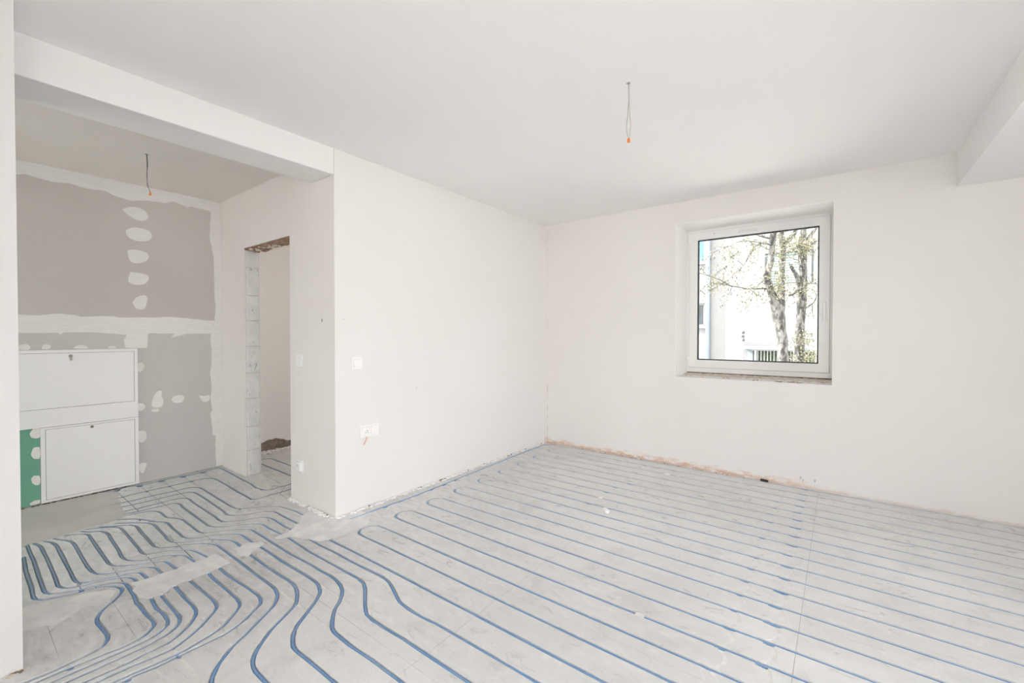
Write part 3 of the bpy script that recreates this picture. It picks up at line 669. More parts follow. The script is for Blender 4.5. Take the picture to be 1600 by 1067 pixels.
# cut-through cross grooves left open beside the pipes, and bends that were milled but not used
ARC_FILL = []; OPEN = []; SLOT = []; FILLED = []
for xc in (-0.43, -0.275):
    for k in range(5, 26):
        if xc < -0.3 and k > 24: continue
        u = [np.array(p) for p in uturn(xc, Yk(k), Yk(k + 1), 1)]
        ARC_FILL.append(u[1:8]); OPEN.append(u[0:2]); OPEN.append(u[7:9])
for k in range(3, 8):
    SLOT.append((0.0022, [np.array((-4.855, Yk(k) + .003)), np.array(((-3.05 if k == 4 else -4.1), Yk(k)))]))
SLOT += [(0.002, [np.array((-3.236, .578)), np.array((-2.96, .578))]), (0.002, [np.array((-3.18, .432)), np.array((-3.05, .431))]),
         (0.002, [np.array((-4.342, 1.83)), np.array((-3.79, 1.787)), np.array((-3.63, 1.673)), np.array((-3.2, 1.65))]),
         (0.0011, [np.array((-2.80, .285)), np.array((-2.445, .283))]), (0.002, [np.array((-3.45, .889)), np.array((-3.0, .885))]), (0.002, [np.array((-3.42, .735)), np.array((-3.05, .73))])]
FILLED += [(.0045, [np.array((-2.30, Yk(4))), np.array((-1.80, Yk(4)))]), (.0045, [np.array((-2.16, Yk(5))), np.array((-1.76, Yk(5)))]),
           (.0045, [np.array((-2.20, Yk(2))), np.array((-1.83, Yk(2)))]), (.006, [np.array((-2.37, Yk(1))), np.array((-1.90, Yk(1)))]),
           (.004, [np.array((-2.12, .503)), np.array((-2.0, .502))]), (.004, [np.array((-2.2, .425)), np.array((-2.1, .425))]),
           (.003, [np.array((-1.95, Yk(6) + .07)), np.array((-1.63, 1.113))])]
# notches where a cross groove meets a pipe: the near lip is gone and the pipe lies open
NOTCH = [(x, Yk(k) - .012, .030, .009) for x, k in ((-1.455, 21), (-1.52, 20), (-1.53, 19), (-1.53, 17), (-1.265, 25), (-1.545, 25))] + [(x, Yk(k) - .010, .012, .006) for x, k in ((-1.37, 20), (-1.365, 19), (-1.362, 18), (-1.36, 17), (-1.9, 23))]
NOTCH += [(-2.742 - .018 * max(0, k - 14) / 10 + .016, Yk(k) + .07, .012, .032) for k in range(10, 25)]
for k in range(3, 8):
    NOTCH += [((-4.787 if k > 3 else -4.80), Yk(k) + .002, .034)]
for k in range(6, 27):
    NOTCH.append((-.232 + rw.uniform(-.008, .008), Yk(k) - .013, rw.uniform(.028, .042), rw.uniform(.007, .011)))
    if k < 25 and rw.random() < .7: NOTCH.append((-.385 + rw.uniform(-.008, .008), Yk(k) - .011, rw.uniform(.016, .026), rw.uniform(.004, .007)))
for k in (3, 4, 5, 6): NOTCH.append((-4.568, Yk(k), .016))
for x, y in ((-3.945, 1.622), (-3.86, 1.628), (-3.956, 1.483), (-3.70, 1.483), (-3.424, 1.186), (-3.35, 1.033), (-3.24, .875), (-3.236, .730), (-3.19, .579), (-3.15, .433), (-3.06, .655), (-3.07, .71), (-3.09, .60), (-3.9, .84), (-4.0, .60), (-3.55, 1.345), (-3.23, 1.41), (-2.31, .725), (-2.12, .575), (-2.145, .575), (-2.13, .42), (-2.25, .425), (-2.38, .30), (-3.07, .43), (-3.08, .37), (-3.06, .50)):
    NOTCH.append((x, y, .015))

JW = 0.0006
XJ = [-3.735, -2.535, -1.335, -0.135, 1.065, 2.265]
YJ = [0.503 + 0.6116 * n for n in range(-4, 7)]
X0, X1, Y0, Y1 = XD, XE, YF, YW
# filler patches poured over the boards
PATCH = [
 ('screed', [(XH, 0.10), (XH, .60), (XH + .002, .86), (-4.72, .895), (-4.55, .855), (-4.40, .835), (-4.26, .824), (-4.108, .823), (-4.06, .79), (-4.04, .745), (-4.02, .70), (-4.035, .64), (-4.03, .56), (-4.01, .50), (-3.995, .43), (-3.99, .38), (-4.0, .33), (-3.95, .27), (-3.9, .12), (-3.9, -.4), (-4.2, -.6), (XH, -.7)]),
 ('fill', [(-3.12, .14), (-3.075, .30), (-3.045, .37), (-3.02, .44), (-2.965, .515), (-2.918, .535), (-2.87, .51), (-2.83, .46), (-2.86, .40), (-2.80, .30), (-2.86, .20), (-2.9, .10)]),
 ('fill', [(-2.955, .60), (-2.935, .75), (-2.93, .862), (-2.945, .985), (-2.80, 1.0), (-2.757, .994), (-2.742, .864), (-2.745, .75), (-2.70, .66), (-2.715, .605), (-2.80, .59)]),
 ('fill', [(-2.93, 1.07), (-2.935, 1.165), (-2.90, 1.215), (-2.84, 1.21), (-2.80, 1.13), (-2.76, 1.09), (-2.80, 1.06)]),
 ('fill', [(-2.885, 1.29), (-2.895, 1.375), (-2.93, 1.44), (-3.00, 1.52), (-3.07, 1.56), (-3.10, 1.62), (-3.10, YB), (XA, YB), (XA, 1.86), (-2.70, 1.90), (-2.60, 1.80), (-2.56, 1.68), (-2.56, 1.56), (-2.60, 1.44), (-2.72, 1.39), (-2.82, 1.36), (-2.84, 1.29)]),
 ('fill', [(-.752, Yk(10) - .012), (-.750, Yk(10) + .013), (-.712, Yk(10) + .014), (-.708, Yk(10) - .012)]),
]
rf = random.Random(21)
PATCH = [(n, ruffle(p, 0.012 if len(p) > 4 else .003, 0.03 if len(p) > 4 else .01, rf)) for n, p in PATCH]

verts, edges = [], []
def poly(pts, closed=False):
    i0 = len(verts)
    for p in pts: verts.append(Vector((float(min(max(p[0], X0), X1)), float(min(max(p[1], Y0), Y1)))))
    n = len(pts)
    for i in range(n - 1): edges.append((i0 + i, i0 + i + 1))
    if closed: edges.append((i0 + n - 1, i0))
def ribbon(p, hw, jit):
    p = [np.array(q, float) for q in p]
    L, Rr = [], []
    for i in range(len(p)):
        t = p[min(i + 1, len(p) - 1)] - p[max(i - 1, 0)]; t = t / (np.linalg.norm(t) + 1e-9)
        n = np.array((-t[1], t[0]))
        L.append(p[i] + n * (hw + rf.uniform(-jit, jit))); Rr.append(p[i] - n * (hw + rf.uniform(-jit, jit)))
    return L + Rr[::-1]
shapes = []          # (class, polygon) tested in order
poly([(X0, Y0), (X1, Y0), (X1, Y1), (X0, Y1)], True)
for x in XJ:
    poly([(x - JW, Y0), (x - JW, Y1)]); poly([(x + JW, Y0), (x + JW, Y1)])
for y in YJ:
    poly([(X0, y - JW), (X1, y - JW)]); poly([(X0, y + JW), (X1, y + JW)])
ribs = {'pipe': [], 'open': [], 'slot': [], 'fill': []}
for k, p in paths.items(): ribs['pipe'].append((p, HW))
for p in OPEN: ribs['open'].append((p, HW * .7))
for hw, p in SLOT: ribs['slot'].append((p, hw))
for p in ARC_FILL: ribs['fill'].append((p, HW * .8))
for hw, p in FILLED: ribs['fill'].append((p, hw))
polys = {k: [] for k in ribs}
for k, L in ribs.items():
    for p, hw in L:
        r = ribbon(p, hw, {'pipe': .0016, 'open': .0008, 'slot': .0009, 'fill': .0012}[k])
        poly(r, True); polys[k].append(r)
notch_polys = []
for x, y, r, *ry in NOTCH:
    ry = ry[0] if ry else r * .8
    q = [(x + r * math.cos(a) * rf.uniform(.8, 1.15), y + ry * math.sin(a) * rf.uniform(.8, 1.15)) for a in [2 * math.pi * i / 7 for i in range(7)]]
    poly(q, True); notch_polys.append(q)
for n, p in PATCH: poly(p, True)
vo, eo, fo, *_ = delaunay_2d_cdt(verts, edges, [], 0, 2e-5)
V2 = np.array([(v.x, v.y) for v in vo]); T3 = np.array([f for f in fo if len(f) == 3], int)
C = V2[T3].mean(axis=1)

def in_poly(pts, poly_):
    x, y = pts[:, 0], pts[:, 1]; ins = np.zeros(len(pts), bool); q = np.array([(p[0], p[1]) for p in poly_])
    for (x0, y0), (x1, y1) in zip(q, np.roll(q, -1, 0)):
        if y0 == y1: continue
        cnd = ((y0 > y) != (y1 > y)) & (x < (x1 - x0) * (y - y0) / (y1 - y0) + x0)
        ins ^= cnd
    return ins
def in_ribbon(pts, r):
    """inside test as a union of the ribbon's quads (safe where a long ribbon overlaps itself)"""
    n = len(r) // 2; L = np.array(r[:n]); Q = np.array(r[n:][::-1]); res = np.zeros(len(pts), bool)
    order = np.argsort(pts[:, 0]); xs = pts[order, 0]
    for i in range(n - 1):
        quad = np.array([L[i], L[i + 1], Q[i + 1], Q[i]])
        lo, hi = quad.min(0) - 1e-6, quad.max(0) + 1e-6
        a, b = np.searchsorted(xs, lo[0]), np.searchsorted(xs, hi[0])
        idx = order[a:b]
        if not len(idx): continue
        s = pts[idx]; mk = (s[:, 1] >= lo[1]) & (s[:, 1] <= hi[1]); idx = idx[mk]
        if not len(idx): continue
        res[idx] |= in_poly(pts[idx], quad)
    return res
cls = np.zeros(len(T3), int)         # 0 board 1 pipe groove 2 shallow slot 3 filled groove 4.. patches
for x in XJ: cls[np.abs(C[:, 0] - x) < JW] = 2
for y in YJ: cls[np.abs(C[:, 1] - y) < JW] = 2
for r in polys['slot']: cls[in_ribbon(C, r)] = 2
for r in polys['fill']: cls[in_ribbon(C, r)] = 3
for r in polys['open'] + polys['pipe']: cls[in_ribbon(C, r)] = 1
for q in notch_polys: cls[in_poly(C, q)] = 100
for i, (n, p) in enumerate(PATCH): cls[in_poly(C, p)] = 4 + i
ZC = {0: 0.0, 1: -GD, 2: -0.003, 3: -0.0012, 100: -0.0165}
for i in range(len(PATCH)): ZC[4 + i] = 0.0006
col_i = np.searchsorted(np.array(XJ), C[:, 0]); row_i = np.searchsorted(np.array(YJ), C[:, 1])
owner = [(-1, i - 4) if 4 <= i < 100 else (int(a), int(b)) for i, a, b in zip(cls, col_i, row_i)]
edge_t = {}
for ti, t in enumerate(T3):
    for a, b in ((t[0], t[1]), (t[1], t[2]), (t[2], t[0])): edge_t.setdefault((min(a, b), max(a, b)), []).append((ti, a, b))
build = {}
def B(o):
    if o not in build: build[o] = ({}, [], [], [])
    return build[o]
def vid(d, i, z):
    k = (int(i), round(z, 5))
    if k not in d[0]: d[0][k] = len(d[1]); d[1].append((float(V2[i][0]), float(V2[i][1]), z))
    return d[0][k]
MI = {100: 1, 0: 0, 1: 1, 2: 2, 3: 1}
for ti, t in enumerate(T3):
    d = B(owner[ti]); z = ZC[int(cls[ti])]
    d[2].append([vid(d, i, z) for i in t]); d[3].append(MI.get(int(cls[ti]), 0))
for e, L in edge_t.items():
    if len(L) == 1: L = L + [None]
    (ta, a, b) = L[0]; za = ZC[int(cls[ta])]
    if L[1] is None: hi, lo, i, j, zh, zl = ta, None, a, b, za, -0.03
    else:
        tb = L[1][0]; zb = ZC[int(cls[tb])]
        if abs(za - zb) < 1e-6: continue
        if za > zb: hi, i, j, zh, zl = ta, a, b, za, zb
        else: hi, i, j, zh, zl = tb, L[1][1], L[1][2], zb, za
    d = B(owner[hi]); d[2].append([vid(d, j, zh), vid(d, i, zh), vid(d, i, zl), vid(d, j, zl)]); d[3].append(0 if owner[hi][0] < 0 else 1)
bm = bmesh.new(); box(bm, X0 - .2, X1 + .25, Y0 - .25, Y1 + .5, -0.30, -0.0225)
floor = struct(mesh_obj('floor', bm, M['screed']), 'grey grooved underfloor heating boards covering the whole floor', 'floor')
for o, (vd, vs, fs, mi) in sorted(build.items()):
    if o[0] < 0:
        kind = PATCH[o[1]][0]
        ob = data_obj('screed_patch' if kind == 'screed' else 'filler_patch', vs, fs, M['screed' if kind == 'screed' else 'floor_fill'], floor, mi)
        if kind == 'screed': ob['label'] = 'smooth grey screed in front of the cabinets'
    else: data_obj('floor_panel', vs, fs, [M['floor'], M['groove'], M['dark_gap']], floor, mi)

# the pipes themselves
LAB = {
 'meander': 'long blue heating pipe running along the left wall and meandering across the main room',
 'loop_a': 'blue heating pipe bending just in front of the hall corner, next to the meander',
 'loop_b': 'blue pipe second in front of the meander, S bending near the hall opening',
 'loop_c': 'blue heating pipe sweeping through the widest S bends to the bottom edge of the view',
 'door_loop': 'blue heating pipe along the plasterboard wall that turns into the doorway',
 'H18': 'outermost blue pipe of the bundle by the white pier, bending alone over bare board',
 'H17': 'blue pipe second from the white pier in the curving bundle',
 'H16': 'blue pipe third from the white pier in the curving bundle',
 'H15': 'blue pipe fourth from the white pier in the curving bundle',
 'H14': 'blue pipe fifth from the white pier in the curving bundle',
 'H13': 'blue pipe sixth from the white pier in the curving bundle',
 'H12': 'blue pipe seventh from the white pier in the curving bundle',
 'H11': 'innermost blue pipe of the curving bundle, farthest from the white pier'}
def depth(x, y):
    if x < -2.68 and y > 1.74: return -0.003
    d = 0.0013
    if x < -1.9: d += 0.0016 * min(1, (-1.9 - x) / .4)
    if -2.65 < x < -2.0 and y < .98: d += .0018
    if x < -3.0: d -= 0.0055 * min(1, (-3.0 - x) / 1.4)
    return d
for k, p in paths.items():
    bm = bmesh.new(); n = len(p); q = []
    for i, a in enumerate(p):
        z = -PR - depth(a[0], a[1])
        q.append((a[0], a[1], z))
    a, b = np.array(q[0]), np.array(q[1]); dr = (a - b) / np.linalg.norm(a - b)
    q = [tuple(a + dr * .10 + np.array((0, 0, -.002)))] + q
    if k in ('meander', 'loop_a', 'loop_b', 'loop_c', 'door_loop'):
        a, b = np.array(q[-1]), np.array(q[-2]); dr = (a - b) / np.linalg.norm(a - b); q.append(tuple(a + dr * .10 + np.array((0, 0, -.002))))
    tube(bm, q, PR, 8)
    o = mesh_obj('heating_pipe', bm, M['pipe'], smooth=True)
    tag(o, LAB[k], 'pipe', 'blue underfloor heating pipes')

# ------------------------------------------------------------------ fittings
class Plane:
    """local frame on a wall: u along the wall, v up, h out of the wall"""
    def __init__(s, kind, c): s.k, s.c = kind, c
    def __call__(s, u, v, h):
        return (s.c + h, u, v) if s.k == 'x' else (u, s.c - h, v)
PA, PB = Plane('x', XA), Plane('y', YB)
def pbox(bm, P, u0, u1, v0, v1, h0, h1):
    vs = box(bm, u0, u1, v0, v1, h0, h1)
    for v in vs: v.co = Vector(P(v.co.x, v.co.y, v.co.z))
    return vs
def pb(name, P, d, mt, parent, b=0.002, seg=2):
    bm = bmesh.new(); pbox(bm, P, *d); bmesh.ops.recalc_face_normals(bm, faces=list(bm.faces))
    if b: bev(bm, b, seg)
    return mesh_obj(name, bm, mt, parent)
def disc(name, P, u, v, r, h0, h1, mt, parent, n=24, r2=None):
    bm = bmesh.new()
    a = [bm.verts.new(P(u + r * math.cos(t), v + r * math.sin(t), h0)) for t in [2 * math.pi * i / n for i in range(n)]]
    b = [bm.verts.new(P(u + (r2 or r) * math.cos(t), v + (r2 or r) * math.sin(t), h1)) for t in [2 * math.pi * i / n for i in range(n)]]
    bm.faces.new(b); bm.faces.new(a[::-1])
    for i in range(n): bm.faces.new([a[i], a[(i + 1) % n], b[(i + 1) % n], b[i]])
    bmesh.ops.recalc_face_normals(bm, faces=list(bm.faces))
    return mesh_obj(name, bm, mt, parent)
def plate(root, P, u0, u1, v0, v1, cells):
    """cover frame as a ring of bars around each cell"""
    bm = bmesh.new()
    us = [u0] + [x for c_ in cells for x in (c_[0], c_[1])] + [u1]
    vi0, vi1 = cells[0][2], cells[0][3]
    for a, b in zip(us[::2], us[1::2]): pbox(bm, P, a, b, v0, v1, 0.0, 0.009)
    for c_ in cells:
        pbox(bm, P, c_[0], c_[1], v0, vi0, 0, 0.009); pbox(bm, P, c_[0], c_[1], vi1, v1, 0, 0.009)
    bmesh.ops.remove_doubles(bm, verts=list(bm.verts), dist=1e-5)
    bmesh.ops.recalc_face_normals(bm, faces=list(bm.faces))
    return mesh_obj('cover_frame', bm, M['white_plastic'], root)
def switch(P, u, v, s, label, outw=0.0):
    o = tag(empty('light_switch', P(u, v, 0)), label, 'switch'); o.location = (0, 0, 0)
    g = s * .62
    plate(o, P, u - s, u + s, v - s, v + s, [(u - g, u + g, v - g, v + g)])
    bm = bmesh.new()
    vs = pbox(bm, P, u - g + .0015, u + g - .0015, v - g + .0015, v + g - .0015, 0.0, 0.010)
    for i in (4, 5): vs[i].co = Vector(P(u + (-1 if i == 4 else 1) * (g - .0015), v - g + .0015, 0.015 + outw))
    bmesh.ops.recalc_face_normals(bm, faces=list(bm.faces)); bev(bm, .0012, 1)
    mesh_obj('rocker', bm, M['white_plastic'], o)
    pb('seam', P, (u - g, u + g, v - g, v + g, -.001, .004), M['wire_grey'], o, 0)
    return o
def socket_insert(P, u, v, s, parent, out=0.0):
    bm = bmesh.new(); pbox(bm, P, u - s, u + s, v - s, v + s, 0.0, 0.012 + out); bmesh.ops.recalc_face_normals(bm, faces=list(bm.faces)); bev(bm, .003, 2)
    ins = mesh_obj('socket_insert', bm, M['white_plastic'], parent)
    disc('socket_well', P, u, v, s * .80, .012 + out, .0135 + out, M['white_plastic'], ins, 28, s * .76)
    disc('socket_face', P, u, v, s * .70, .0135 + out, .0137 + out, M['upvc'], ins, 28)
    for du in (-1, 1): disc('contact_hole', P, u + du * .0095, v - .002, .0032, .0137 + out, .0141 + out, M['dark'], ins, 10)
    bm = bmesh.new(); q = [P(u, v + .012, .0136 + out), P(u, v + .012, .022 + out)]; tube(bm, q, .0024, 8)
    mesh_obj('earth_pin', bm, M['chrome'], ins)
    return ins
switch(PA, 1.862, 1.090, .0445, 'white light switch on the left wall above the double socket')
switch(PB, -3.335, 1.100, .0440, 'white light switch beside the doorway in the hall')
# double outlet: a socket pulled a little out of its box and a blank cover
o = tag(empty('double_socket'), 'white double outlet low on the left wall with an orange wire end below', 'socket')
u0, u1, v0, v1 = 1.888, 2.050, 0.530, 0.622
cu = [(u0 + .010, u0 + .072, v0 + .014, v1 - .014), (u1 - .070, u1 - .012, v0 + .014, v1 - .014)]
plate(o, PA, u0, u1, v0, v1, cu)
pb('box_back', PA, (u0 + .005, u1 - .005, v0 + .005, v1 - .005, -.001, .003), M['wire_grey'], o, 0)
socket_insert(PA, u0 + .044, (v0 + v1) / 2 - .004, .036, o, .012)
pb('blank_cover', PA, (cu[1][0] + .001, cu[1][1] - .001, cu[1][2] + .001, cu[1][3] - .001, 0, .0115), M['white_plastic'], o, .002)
bm = bmesh.new(); tube(bm, [PA(u0 + .05, v0 + .004, .012), PA(u0 + .048, v0 - .018, .016), PA(u0 + .036, v0 - .04, .010), PA(u0 + .030, v0 - .052, .008)], .0032, 8)
mesh_obj('wire_end', bm, mat('faded_orange_wire', (.72, .38, .24), .6), o, smooth=True)
o = tag(empty('wall_socket'), 'white single socket near the floor of the hall door wall', 'socket')
plate(o, PB, -3.335 - .044, -3.335 + .044, .284 - .044, .284 + .044, [(-3.335 - .031, -3.335 + .031, .284 - .031, .284 + .031)])
pb('box_back', PB, (-3.335 - .04, -3.335 + .04, .284 - .04, .284 + .04, -.001, .003), M['wire_grey'], o, 0)
socket_insert(PB, -3.335, .284, .034, o, .010)

for u, v, r in ((-.262, .085, .010), (-.244, .066, .008), (-.160, .075, .009)):
    q = [(u + r * math.cos(t) * R.uniform(.5, 1.1), v + r * 1.8 * math.sin(t) * R.uniform(.5, 1.1)) for t in [2 * math.pi * i / 9 for i in range(9)]]
    bm = bmesh.new(); prism(bm, q, lambda a, b, h: (a, YW - h, b), .0006); mesh_obj('plaster_scuff', bm, M['mortar'], wb)
# small drill holes in the plaster
for P, u, v, r, lab in ((PB, -3.014, 1.406, .014, 'dark ragged hole in the hall pier at the corner'), (PA, 1.762, 1.409, .004, 'tiny dark hole near the left wall corner'),
                   (PB, -3.363, .99, .006, 'faint scuff below the hall light switch'), (PA, 2.434, .852, .006, 'small beige chip in the middle of the left wall')):
    par = wl if P is PA else wh
    q = [(u + r * math.cos(t) * R.uniform(.5, 1.1), v + r * 1.3 * math.sin(t) * R.uniform(.5, 1.1)) for t in [2 * math.pi * i / 9 for i in range(9)]]
    bm = bmesh.new(); prism(bm, q, lambda a, b, h: P(a, b, h), .0006)
    mesh_obj('plaster_hole', bm, M['wire_grey'] if r != .006 else M['mortar'], par)

# manifold cabinets on the hall back wall
def cabinet(name, y0, y1, z0, z1, dy0, dy1, dz0, dz1, lock, label, key):
    PH = Plane('x', XH)
    c = tag(empty(name), label, 'cabinet')
    bm = bmesh.new()
    for d in ((y0, dy0, z0, z1), (dy1, y1, z0, z1), (dy0, dy1, z0, dz0), (dy0, dy1, dz1, z1)): pbox(bm, PH, *d, 0.0, 0.018)
    bmesh.ops.remove_doubles(bm, verts=list(bm.verts), dist=1e-5); bmesh.ops.recalc_face_normals(bm, faces=list(bm.faces))
    mesh_obj('cabinet_frame', bm, M['white_metal'], c)
    pb('body', PH, (dy0, dy1, dz0, dz1, -.0005, .006), M['dark_gap'], c, 0)
    dr = pb('cabinet_door', PH, (dy0 + .0022, dy1 - .0022, dz0 + .0022, dz1 - .0022, .004, .0185), M['white_metal'], c, .0015, 2)
    lk = disc('lock', PH, lock[0], lock[1], .012, .0185, .0225, M['chrome'], dr, 20, .011)
    disc('keyhole', PH, lock[0], lock[1], .0045, .0225, .0229, M['dark'], lk, 10)
    if key:
        bm = bmesh.new(); pbox(bm, PH, lock[0] - .0012, lock[0] + .0012, lock[1] - .007, lock[1] + .007, .0225, .045)
        pbox(bm, PH, lock[0] - .006, lock[0] + .006, lock[1] - .034, lock[1] - .004, .040, .0425)
        bmesh.ops.recalc_face_normals(bm, faces=list(bm.faces)); mesh_obj('key', bm, M['chrome'], lk)
    return c
cabinet('manifold_cabinet', 0.20, 1.045, 0.590, 1.180, 0.226, 1.022, 0.728, 1.157, (0.636, 1.131), 'upper white metal manifold cabinet with a key in its lock', True)
cabinet('manifold_cabinet', 0.468, 1.046, 0.012, 0.587, 0.493, 1.022, 0.030, 0.572, (0.753, 0.553), 'lower white metal manifold cabinet standing at the floor', False)

# lamp leads hanging from the ceilings
def lead(x, y, z, pts1, pts2, label, m1, m2):
    o = tag(empty('lamp_wire'), label, 'wire')
    for nm, pts, mt in (('wire', pts1, m1), ('wire', pts2, m2)):
        bm = bmesh.new(); tube(bm, catmull([(x + a, y + b, z + c_) for a, b, c_ in pts], .012), .0017, 6); mesh_obj(nm, bm, mt, o, smooth=True)
    bm = bmesh.new()
    a = [bm.verts.new((x + .011 * math.cos(t) * R.uniform(.8, 1.2), y + .011 * math.sin(t) * R.uniform(.8, 1.2), z - .0015)) for t in [2 * math.pi * i / 9 for i in range(9)]]
    b = [bm.verts.new((v.co.x, v.co.y, z + .0005)) for v in a]
    bm.faces.new(a); bm.faces.new(b[::-1])
    for i in range(9): bm.faces.new([a[i], a[(i + 1) % 9], b[(i + 1) % 9], b[i]])
    bmesh.ops.recalc_face_normals(bm, faces=list(bm.faces)); mesh_obj('ceiling_hole', bm, M['wire_grey'], o)
    ex, ey, ez = pts1[-1]
    bm = bmesh.new(); box(bm, x + ex - .007, x + ex + .008, y + ey - .006, y + ey + .006, z + ez - .016, z + ez + .004); bev(bm, .003, 2)
    c = mesh_obj('connector', bm, M['orange'], o)
    return o
ux, uy = math.cos(YAW), math.sin(YAW)
def lat(s, z, d=0.0): return (ux * s - uy * d, uy * s + ux * d, z)
lead(-0.889, 2.178, H, [lat(0, 0), lat(.001, -.05), lat(.001, -.10), lat(-.004, -.17), lat(-.009, -.225), lat(-.004, -.268), lat(.002, -.290)],
     [lat(.003, 0), lat(.003, -.06), lat(.004, -.11), lat(.008, -.17), lat(.012, -.21), lat(.008, -.255), lat(.004, -.290)], 'grey and brown lamp wires with an orange connector in the main room', M['wire_grey'], M['wire_brown'])
lead(-3.98, 0.921, ZH, [lat(0, 0), lat(.002, -.08), lat(.002, -.15), lat(.003, -.22), lat(.018, -.255), lat(.024, -.278)],
     [lat(.004, 0), lat(.006, -.08), lat(.000, -.15), lat(.006, -.225), lat(.020, -.26), lat(.026, -.278)], 'dark lamp wires with an orange connector hanging in the hall', M['wire_dark'], M['wire_dark'])

# loose bits on the floor
def crumb(name, x, y, sx, sy, sz, mt, label, cat, rot, z=0.0, grp=None):
    bm = bmesh.new(); bmesh.ops.create_icosphere(bm, subdivisions=2, radius=1)
    rr_ = random.Random(int(abs(x * 977 + y * 131) * 10))
    for v in bm.verts:
        v.co *= rr_.uniform(.75, 1.1)
        v.co = Vector((v.co.x * sx, v.co.y * sy, max(v.co.z, -.6) * sz))
    lo = min(v.co.z for v in bm.verts)
    for v in bm.verts: v.co.z -= lo
    o = mesh_obj(name, bm, mt); o.location = (x, y, z); o.rotation_euler.z = rot
    return tag(o, label, cat, grp)
crumb('plaster_chunk', -1.362, 2.948, .046, .024, .018, M['crumb'], 'largest white plaster chunk on the boards in mid room', 'plaster chunk', 2.4)
crumb('plaster_chunk', -1.512, 3.165, .022, .014, .010, M['crumb'], 'small white plaster chip behind the largest chunk', 'plaster chunk', .4)
crumb('plaster_chunk', -1.272, 4.068, .034, .024, .011, M['crumb'], 'white plaster crumb close to the window wall', 'plaster chunk', 1.0)
bm = bmesh.new(); box(bm, -.030, .030, -.009, .009, 0, .018); bev(bm, .004, 2)
for v in bm.verts: v.co.z *= 1 + .12 * math.sin(v.co.x * 160)
o = mesh_obj('spacer_block', bm, M['gasket']); o.location = (-.527, 4.408, 0.0012); o.rotation_euler.z = -.05
tag(o, 'small black plastic spacer lying against the window wall', 'spacer')
# crumbled plaster edge along the foot of the left wall and the hall pier
rr = random.Random(17)
def edge_rubble(name, along, n, mt, smin, smax, lab):
    bm = bmesh.new()
    for j in range(n):
        x, y = along(rr.random()); s = rr.uniform(smin, smax)
        bmesh.ops.create_icosphere(bm, subdivisions=1, radius=s, matrix=Matrix.Translation((x, y, s * .35)) @ Matrix.Rotation(rr.random() * 3, 4, 'Z') @ Matrix.Diagonal((rr.uniform(1, 2.2), 1, .6, 1)))
    o = mesh_obj(name, bm, mt); tag(o, lab, 'rubble', kind='stuff'); return o
edge_rubble('plaster_rubble', lambda t: (XA + .012 + rr.random() ** 2 * .022, YB + t ** 1.3 * (YW - YB - .03)), 230, M['crumb'], .005, .014, 'crumbled white plaster along the foot of the left wall')
edge_rubble('plaster_rubble', lambda t: (XA - .01 - t * .62, YB - .012 - rr.random() ** 2 * .03), 90, M['crumb'], .004, .013, 'crumbled white plaster at the foot of the hall pier')
edge_rubble('dark_rubble', lambda t: (XA + .006 + rr.random() * .008, YB + .05 + t * (YW - YB - .1)), 46, M['earth'], .004, .010, 'dark crumbs in the joint under the left wall')
edge_rubble('dark_rubble', lambda t: (XA - .03 - t * .5, YB - .006 - rr.random() * .01), 16, M['earth'], .004, .009, 'dark crumbs in the joint under the hall pier')
edge_rubble('dark_rubble', lambda t: (XA + .3 + t * 1.9, YW - .008 - rr.random() * .008), 40, M['earth'], .002, .006, 'dark crumbs along the foot of the window wall')
edge_rubble('mortar_rubble', lambda t: (XH + .012, -.3 + t * 1.3), 70, M['dark_gap'], .003, .010, 'dark gap crumbs under the manifold cabinets')
edge_rubble('plaster_rubble', lambda t: (NX + .004 + rr.random() * .012, NY - .12 + t * .13), 22, M['rubble'], .003, .008, 'crumbs at the foot of the white pier')
edge_rubble('dark_rubble', lambda t: (NX + .004 + rr.random() * .008, NY - .05 + t * .05), 8, M['earth'], .004, .008, 'dark chips at the corner of the white pier')
# broken out plaster at the foot of the wall behind the doorway
bm = bmesh.new()
q = [(1.95, .0), (2.10, .075), (2.22, .115), (2.31, .125), (2.42, .085), (2.5, .06), (2.58, .08), (2.75, .03), (2.8, 0)]
prism(bm, ruffle(q, .008, .02, rr), lambda a, b, h: (XD + h, a, b), .004)
o = tag(mesh_obj('broken_plaster', bm, M['earth']), 'dark broken out plaster at the wall foot beyond the doorway', 'plaster')
edge_rubble('plaster_rubble', lambda t: (XD + .03 + rr.random() * .12, 2.1 + t * .5), 60, M['crumb'], .006, .018, 'white rubble beyond the doorway at the wall foot')

# ------------------------------------------------------------------ outside
ZG = -0.55
M['facade'] = dusty('white_render', (0.15, 0.152, 0.153), (0.165, 0.167, 0.168), 1.2, 0.9)
M['facade_blue'] = dusty('pale_blue_pipe', (0.15, 0.19, 0.235), (0.17, 0.21, 0.25), 3, 0.6)
M['ext_glass_blue'] = mat('blue_reflecting_glass', (0.05, 0.13, 0.26), 0.08)
M['ext_glass'] = mat('dark_glass', (0.02, 0.03, 0.035), 0.08)
M['shutter'] = mat('pale_green_shutter', (0.145, 0.185, 0.175), 0.6)
M['ledge'] = mat('pale_ledge', (0.16, 0.19, 0.205), 0.7)
M['rail'] = mat('pale_rail_paint', (0.17, 0.20, 0.20), 0.5)
M['hedge'] = dusty('dark_hedge_shade', (0.035, 0.045, 0.025), (0.09, 0.11, 0.05), 12)
M['bounce_ground'] = dusty('pale_bounce_ground', (0.54, 0.53, 0.51), (0.60, 0.59, 0.57), 2, 0.9)  # ground made pale so it bounces sunlight up to the ceilings
struct(boxo('ground_outside', (-40, 40, -40, 60, ZG - .3, ZG), M['bounce_ground']), 'ground outside the window', 'ground')
YBLD = 14.0
